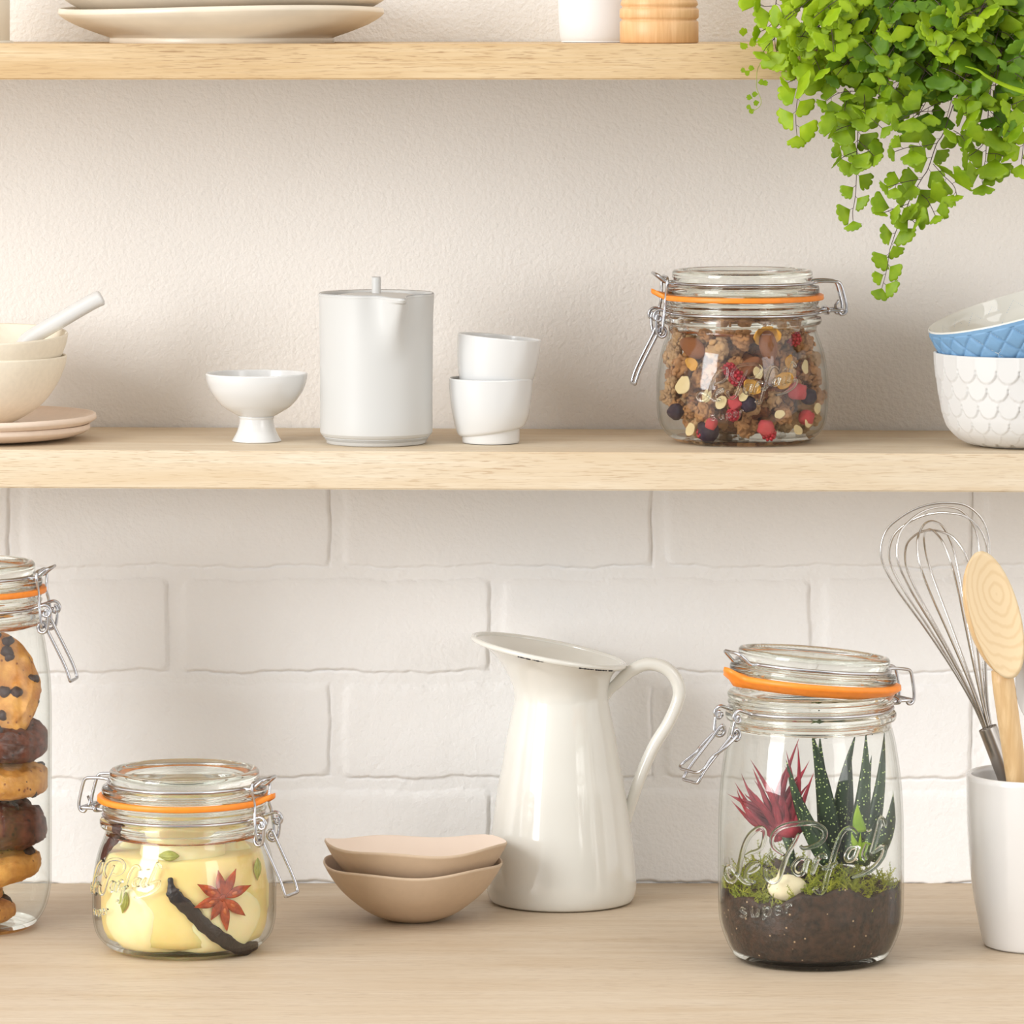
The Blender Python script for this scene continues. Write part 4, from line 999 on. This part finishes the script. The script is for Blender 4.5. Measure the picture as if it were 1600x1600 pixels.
# white stone
V, F = ico(4, lambda v: Vector((v.x*.0125, v.y*.006, v.z*.0085))*(1+.06*fbm(v, 1.2, 2, 3)))
o = mesh('pebble', V, F, simple('cream_pebble', (240, 226, 190), .4), loc=lt+Vector((-.0175, -.0455, .0535))); tag(o, 'smooth cream pebble half buried in the moss', 'pebble')
def onT(px, py, r):      # a point at distance r in front of (or behind, r<0) the jar axis
    w_ = W_T+r; q = P(px, py, w_); return Vector((q.x-LT[0], -r, q.z))
def leafmesh(base, tip, side_bend, wd, th, n=16, m=8, keel=.5, curl=None):
    base = Vector(base); tip = Vector(tip); ax = tip-base; L_ = ax.length; t_ = ax.normalized()
    b = t_.cross(Vector((0, 1, 0))).normalized(); nn = b.cross(t_)
    V = []; F = []
    for i in range(n+1):
        s = i/n; c = base+ax*s+b*(side_bend*math.sin(PI*s))
        prof = np.interp(s, [0, .12, .35, .6, .8, .92, 1], [.8, 1, .88, .60, .32, .13, .01])
        for k in range(m):
            a = 2*PI*k/m; x = math.cos(a); y = math.sin(a)
            V.append(clamp_t(c+b*(wd*prof*x)+nn*(th*prof*(y-(.35*(1-x*x) if y > 0 else 0)))))
    for i in range(n):
        for k in range(m): F.append((i*m+k, i*m+(k+1) % m, (i+1)*m+(k+1) % m, (i+1)*m+k))
    F.append(tuple(range(m))); F.append(tuple(n*m+k for k in range(m))); return V, F
M['haworthia'] = foodmat('dark_succulent_leaf', (50, 76, 42), (16, 32, 20), 40, .45, .2, 300, (480, .21, (186, 206, 130)))
t = thing('succulent_plant', 'tall dark green succulent with pointed white-flecked leaves in the open jar', 'plant', lt+onT(1318, 1365, .0))
hb = Vector(t.location)-lt
for (px, py, bx, by, rb, rt, bend, wd) in ((1228, 1186, 1292, 1345, .024, .034, .003, .0058), (1267, 1138, 1300, 1350, .016, .020, -.002, .0076), (1281, 1146, 1308, 1345, -.004, -.012, .003, .0066), (1338, 1143, 1312, 1345, .010, .012, .004, .0062),
    (1353, 1142, 1330, 1350, .020, .024, -.003, .0068), (1382, 1142, 1348, 1350, .004, .006, -.003, .0056), (1397, 1233, 1362, 1345, .018, .024, -.004, .0056), (1252, 1268, 1296, 1350, .030, .040, .002, .0052), (1375, 1262, 1345, 1350, .026, .034, -.002, .0055), (1330, 1175, 1318, 1350, -.014, -.026, 0, .006), (1362, 1180, 1335, 1350, -.010, -.020, 0, .0056)):
    V, F = leafmesh(onT(bx, by, rb), onT(px, py, rt), bend, wd, .0028)
    mesh('leaf', [v-hb for v in V], F, M['haworthia'], t)
M['red'] = foodmat('red_air_plant', (180, 54, 70), (104, 22, 38), 60, .5, .2, 300)
t = thing('air_plant', 'spiky crimson air plant leaning left in the open planted jar', 'plant', lt+onT(1232, 1300, .022)); rb_ = Vector(t.location)-lt
random.seed(8)
tips = [(1148, 1222), (1160, 1240), (1190, 1216), (1178, 1218), (1234, 1190), (1258, 1200), (1244, 1236), (1196, 1262), (1184, 1276), (1266, 1222), (1222, 1240), (1142, 1250), (1150, 1232), (1142, 1243), (1158, 1208), (1172, 1186), (1176, 1200), (1186, 1206), (1152, 1262), (1162, 1278), (1136, 1240), (1165, 1226), (1228, 1172), (1250, 1150), (1246, 1160), (1265, 1188), (1226, 1196), (1238, 1212), (1272, 1206), (1216, 1222), (1192, 1232), (1252, 1220), (1180, 1240), (1202, 1226), (1210, 1250), (1175, 1262), (1155, 1252), (1168, 1246), (1262, 1236)]
for (px, py) in tips:
    V, F = leafmesh(onT(1226+random.uniform(-14, 14), 1304+random.uniform(-12, 10), .022), onT(px, py, random.uniform(.008, .036)), random.uniform(-.005, .005), .0024, .0010, 12, 6)
    mesh('leaf', [v-rb_ for v in V], F, M['red'], t)
V, F = lump(3, .0075, .2, 1.5, 4, (1.2, .8, .9)); mesh('bulb', [v+Vector((0, 0, .003)) for v in V], F, M['red'], t)
st_ = [onT(1228, 1302, .022), onT(1234, 1325, .020), onT(1240, 1352, .018), onT(1244, 1375, .016)]
mesh('stem', *tube([v-rb_ for v in st_], [.0036, .0026, .0022, .0022], seg=10), M['haworthia'], t)
M['lime'] = foodmat('lime_leaf', (150, 180, 34), (110, 146, 24), 60, .45, .2)
t = thing('sprouting_herb', 'small bright green leafy sprout at the foot of the dark succulent', 'plant', lt+onT(1345, 1345, .040)); sb = Vector(t.location)-lt
for (px, py, bx, by, wd) in ((1340, 1256, 1345, 1300, .0042), (1345, 1300, 1348, 1345, .002), (1362, 1318, 1346, 1326, .0028), (1330, 1300, 1344, 1330, .0026), (1228, 1292, 1240, 1310, .004)):
    if px > 1300:
        V, F = leafmesh(onT(bx, by, .040), onT(px, py, .042), .001, wd, .0008, 10, 6); mesh('leaf', [v-sb for v in V], F, M['lime'], t)

# ------------------------------------------------------------------ trailing fern on the upper shelf
def leafmat(name, c1, c2, tr):
    m = NM(name); p = m.bsdf(lin(c1), .45); p.inputs['Specular IOR Level'].default_value = .35
    f = m.noise(m.coords(), 90, 3); c = m.ramp(f, [(.3, lin(c2)), (.7, lin(c1))]); m.l(c, p.inputs['Base Color'])
    tl = m.n('BsdfTranslucent'); m.l(m.mix(1.0, c, (1.35, 1.25, .7, 1), 'MULTIPLY'), tl.inputs[0]); mx = m.n('MixShader'); mx.inputs[0].default_value = tr
    m.l(p.outputs[0], mx.inputs[1]); m.l(tl.outputs[0], mx.inputs[2]); m.l(mx.outputs[0], m.out.inputs[0]); return m.m
FM = [leafmat('fern_leaf_young', (172, 198, 32), (146, 180, 18), .35), leafmat('fern_leaf_mid', (148, 176, 28), (118, 152, 16), .32), leafmat('fern_leaf_deep', (108, 146, 24), (80, 120, 14), .28)]
M['fstem'] = simple('dark_wiry_stem', (64, 42, 40), .4); M['fstem2'] = simple('green_wiry_stem', (150, 160, 70), .5)
fpx = (1662, 66); FW = .105
fern = thing('trailing_fern', 'bright green maidenhair fern trailing over the right end of the upper shelf', 'plant', (X(1662, FW), -FW, UP_Z+.0002)); f0 = Vector(fern.location)
pt = mesh('flower_pot', *lathe(shell(soft([(0, .0004), (.036, .0), (.038, .001), (.0445, .050), (.0468, .074)], 4)+soft([(.0500, .0745), (.0505, .078), (.0512, .094)], 3), .004), 72), M['terracotta'], merge=True, loc=f0)
tag(pt, 'terracotta flower pot holding the trailing fern, mostly hidden by leaves', 'pot')
so_ = mesh('compost', *lathe([(0, .080), (.0455, .080), (.045, .076), (0, .076)], 48), M['soil_dark'], pt, merge=True)
rf = random.Random(21)
def leaflet(mb, p, d, nrm, s, wide=1.0):
    """fan-shaped leaflet: wedge base at p, lobed outer edge, slightly cupped, with real thickness"""
    d = d.normalized(); side = d.cross(nrm).normalized(); nrm = side.cross(d).normalized()
    na = 23; TH = math.radians(rf.uniform(52, 68)); lob = rf.choice([3.0, 4.0, 4.0, 5.0]); cup = rf.uniform(-.16, .26); ph = rf.uniform(0, 3); asym = rf.uniform(-.14, .14)
    V = [p.copy()]
    for ringk in (.45, .80, 1.0):
        for i in range(na):
            u = i/(na-1)*2-1; a = u*TH
            R = s*(1-.14*abs(u)**4+asym*u)
            if ringk > .55: R *= 1-(.20 if ringk == 1 else .05)*(1-abs(math.sin(u*PI*lob*.5+ph))**.4)-(.025 if ringk == 1 else 0)*rf.random()
            x = R*ringk*math.sin(a)*wide*1.05; y = R*ringk*(.22+.78*math.cos(a)); h = cup*s*((x/s)**2+.5*(y/s)**2)
            V.append(p+side*x+d*y+nrm*h)
    F = [(0, 1+i, 2+i) for i in range(na-1)]
    for k in range(2):
        for i in range(na-1): a = 1+k*na+i; F.append((a, a+na, a+na+1, a+1))
    mb.add((V, F))
def frond(main, branches, size, mi, step=.95, wide=1.0, root=None, stem=True, start=0.0):
    """main and branches: lists of world points"""
    mb = MB(); st = MB()
    lines = ([main]+branches)
    for bi, ln in enumerate(lines):
        sp_ = [Vector(v) for v in spline(ln, 6)]
        n = len(sp_); 
        full = sp_
        if bi == 0 and root is not None: full = [Vector(v) for v in spline(root, 6)][:-1]+sp_
        st.add(tube(full, [.00042*(1-.5*i/len(full)) if bi == 0 else .00026 for i in range(len(full))], seg=5))
        acc = 0; sd = rf.choice([-1, 1]); cum = [0]
        for i in range(1, n): cum.append(cum[-1]+(sp_[i]-sp_[i-1]).length)
        tot = cum[-1]; pos = max(size*.7, start*tot if bi == 0 else size*.5)
        while pos < tot-size*.25:
            i = max(1, min(n-1, int(np.searchsorted(cum, pos)))); f = (pos-cum[i-1])/max(1e-9, cum[i]-cum[i-1]); p = sp_[i-1].lerp(sp_[i], f); tdir = (sp_[i]-sp_[i-1]).normalized()
            view = Vector((rf.gauss(-.15, .38), -1, rf.gauss(.15, .38))).normalized()
            sidev = tdir.cross(view).normalized()*sd
            d = (tdir*rf.uniform(.25, .8)+sidev*1.0+Vector((0, 0, -.15))).normalized()
            s_ = size*rf.uniform(.90, 1.34)*(1-.30*(pos/tot)**2)
            pe = p+d*s_*.22; st.add(tube([p, pe], .00018, seg=4)); leaflet(mb, pe, d, view, s_, wide*rf.uniform(.8, 1.15))
            sd = -sd; pos += size*step*rf.uniform(.56, .80)
        view = Vector((rf.gauss(0, .3), -1, rf.gauss(0, .3))).normalized()
        leaflet(mb, sp_[-1], (sp_[-1]-sp_[-3]).normalized(), view, size*rf.uniform(.6, .8), wide)
    V = [v-f0 for v in mb.V]; o = mesh('frond', V, mb.F, FM[mi], fern)
    md = o.modifiers.new('thickness', 'SOLIDIFY'); md.thickness = .00022
    mesh('stem', [v-f0 for v in st.V], st.F, M['fstem'], o)
def pw(pts, w0, w1):
    n = len(pts); return [P(a, b, w0+(w1-w0)*i/max(1, n-1)) for i, (a, b) in enumerate(pts)]
rootp = f0+Vector((0, 0, .085))
def rooted(first, k=.05):
    a = rootp+Vector((rf.uniform(-.02, .02), rf.uniform(-.02, .0), -.005)); b = Vector(first)
    m1 = a.lerp(b, .35)+Vector((0, 0, rf.uniform(.02, .05))); m2 = a.lerp(b, .72)+Vector((0, -.006, rf.uniform(.01, .03))); return [a, m1, m2, b]
def T3(l): return [(1280+a/5, 160+b/5) for a, b in l]
def T1(l): return [(1150+a/6.957, b/6.957) for a, b in l]
def T2(l): return [(1370+a/6.957, b/6.957) for a, b in l]
def FR(main, brs, w0, w1, size, mi, **k):
    m_ = pw(main, w0, w1); frond(m_, [pw(b, (w0+w1)/2, w1) for b in brs], size, mi, root=rooted(m_[0]), **k)
# long central frond
FR(T3([(1200,-380),(1130,-180),(1055,0),(970,240),(915,330),(850,520),(800,600),(695,790),(680,890),(615,975),(575,1080),(550,1160),(540,1240),(520,1340),(490,1450)]),
   [T3([(950,60),(860,70),(780,75),(690,105),(620,145)]), T3([(915,320),(820,340),(700,350),(590,385)]), T3([(800,600),(700,615),(620,635),(540,660)]), T3([(700,790),(600,825),(510,860)]),
    T3([(890,480),(960,560),(1050,650),(1072,720)]), T3([(800,720),(850,770),(905,880)]), T3([(1050,220),(1100,250),(1140,300)]), T3([(690,890),(720,915),(745,940)])], .205, .245, .0112, 1, start=.32)
FR(T3([(470,-420),(400,-180),(330,50),(305,200),(300,290),(290,450),(290,600),(280,750),(262,850),(265,925)]),
   [T3([(290,170),(200,190),(130,220)]), T3([(325,60),(400,120),(490,200)]), T3([(300,290),(370,360),(430,420)]), T3([(300,380),(220,410),(170,440)])], .200, .235, .0115, 1, start=.30)
FR(T3([(1300,-420),(1330,-200),(1320,100),(1308,280),(1300,440),(1275,560),(1276,640)]),
   [T3([(1310,170),(1400,190),(1490,230)]), T3([(1305,300),(1240,370),(1170,420)]), T3([(1320,60),(1220,50),(1130,90)]), T3([(1305,400),(1380,400),(1440,420)])], .198, .230, .0140, 1, start=.28, wide=1.1)
FR(T3([(1750,-300),(1700,-100),(1640,120),(1600,300),(1580,480)]), [T3([(1700,-60),(1600,-20),(1500,20)]), T3([(1640,130),(1560,160),(1500,200)])], .198, .225, .0140, 0, start=.35)
FR(T1([(1150,-60),(980,150),(870,350),(820,450),(760,640),(730,750),(690,960),(660,1130),(650,1300),(662,1470)]),
   [T1([(820,450),(760,400),(660,400)]), T1([(820,560),(880,680),(910,760)]), T1([(735,800),(640,860),(560,900)])], .195, .225, .0130, 0, start=.35)
FR(T1([(520,-140),(450,-30),(430,60),(410,250),(420,400),(430,520),(470,640)]), [T1([(410,240),(330,310),(270,340)]), T1([(420,60),(330,70),(270,60)]), T1([(420,420),(340,500),(300,560)])], .200, .215, .0125, 0, start=.25)
FR(T2([(-600,-150),(-300,180),(40,400),(300,570),(450,700),(600,830)]), [T2([(300,570),(420,620),(520,560)]), T2([(130,470),(60,600),(100,700)])], .2, .222, .0130, 2, start=.3)
FR(T2([(-420,820),(-200,860),(60,880),(200,970),(300,1050),(330,1120)]), [T2([(60,880),(20,1000),(40,1060)])], .205, .225, .0120, 1)
FR(T1([(1700,700),(1500,830),(1390,1000),(1250,990),(1100,1020),(980,1100)]), [T1([(1250,990),(1200,1100),(1180,1200)]), T1([(1390,1000),(1400,1150),(1360,1200)])], .2, .225, .0110, 1)
FR(T2([(800,-160),(760,20),(690,120),(650,260),(650,380),(640,500)]), [], .215, .245, .0105, 0, start=.2)
FR(T2([(1180,-120),(1140,140),(980,330),(820,470),(750,600)]), [], .215, .242, .0105, 0, start=.2)
FR(T2([(1300,-60),(1200,30),(1050,120),(900,200)]), [], .215, .242, .0115, 0, start=.2)
FR(T2([(620,-180),(450,-20),(300,130),(180,270),(120,350)]), [], .215, .242, .0115, 0, start=.2)
FR(T2([(1340,300),(1370,400),(1340,640),(1250,900),(1230,1180),(1280,1250),(1370,1340)]), [T2([(1350,560),(1250,480),(1160,440)]), T2([(1340,700),(1450,760),(1590,860)]), T2([(1230,1100),(1130,1090),(1050,1030)])], .2, .225, .0125, 2)
# dense crown: arching fronds in all directions around the pot
random.seed(3)
for i in range(56):
    if i < 34: tx = rf.uniform(1300, 1640); ty = rf.uniform(-25, 118); mi = rf.choice([1, 2, 2, 1])
    elif i < 49: tx = rf.uniform(1222, 1335); ty = rf.uniform(-20, 118) ; mi = rf.choice([0, 0, 1])
    else: tx = rf.uniform(1380, 1640); ty = rf.uniform(110, 215); mi = rf.choice([1, 2])
    wt = rf.uniform(.192, .238) if i < 49 else rf.uniform(.20, .225)
    e = P(tx, ty, wt); a = rootp+Vector((rf.uniform(-.03, .03), rf.uniform(-.03, .02), -.006))
    L_ = (e-a).length; m1 = a.lerp(e, .4)+Vector((0, 0, .02+.16*L_)); m2 = a.lerp(e, .78)+Vector((0, 0, .012+.05*L_))
    m2.y = min(m2.y, -.193) if m2.z < UP_Z+.01 else m2.y
    ln = [Vector(v) for v in spline([a, m1, m2, e], 3)]
    k = max(1, int(len(ln)*.35)); main = ln[k:]
    brs = []
    for j in range(3):
        q = main[min(len(main)-2, 1+j*2)]; d = (e-q); sd = Vector((rf.uniform(-.035, .035), rf.uniform(-.018, .008), rf.uniform(-.030, .004)))
        brs.append([q, q+sd*.5+Vector((0, 0, .002)), q+sd])
    frond(main, brs, rf.uniform(.0100, .0128), mi, root=ln[:k+1], start=.1)
bl = [Vector(v)-f0 for v in spline(pw(T2([(960, 720), (1100, 760), (1200, 830), (1400, 930), (1640, 1010)]), .236, .240), 6)]
mesh('young_blade', *tube(bl, [.0004+.0021*(i/len(bl)) for i in range(len(bl))], seg=8, flat=.3), FM[0], fern)
# fine unfurling tendril at the left
tp = [(1196, 88), (1184, 107), (1182, 130), (1183, 140), (1189, 156), (1187, 166), (1176, 174)]
tm = pw(tp, .205, .215); mb = MB(); st = MB().add(tube([Vector(v)-f0 for v in spline(tm, 6)], .00025, seg=5))
for (px, py, dx, dy) in ((1176, 107, -8, -2), (1170, 112, -5, 4), (1164, 112, -5, -3), (1187, 129, 7, -1), (1194, 131, 8, -4), (1182, 147, -7, 0), (1174, 153, -5, -1), (1184, 160, -7, 2), (1177, 172, -5, 3), (1173, 170, -4, -3), (1161, 55, 0, -6), (1158, 68, 4, 5), (1175, 63, 4, 9)):
    leaflet(mb, P(px-dx*.4, py-dy*.4, .21), Vector((dx, 0, -dy)), Vector((.3, -1, .2)), .0044 if py > 80 else .0062, .6)
o = mesh('frond', [v-f0 for v in mb.V], mb.F, FM[1], fern); mesh('stem', st.V, st.F, M['fstem2'], o)
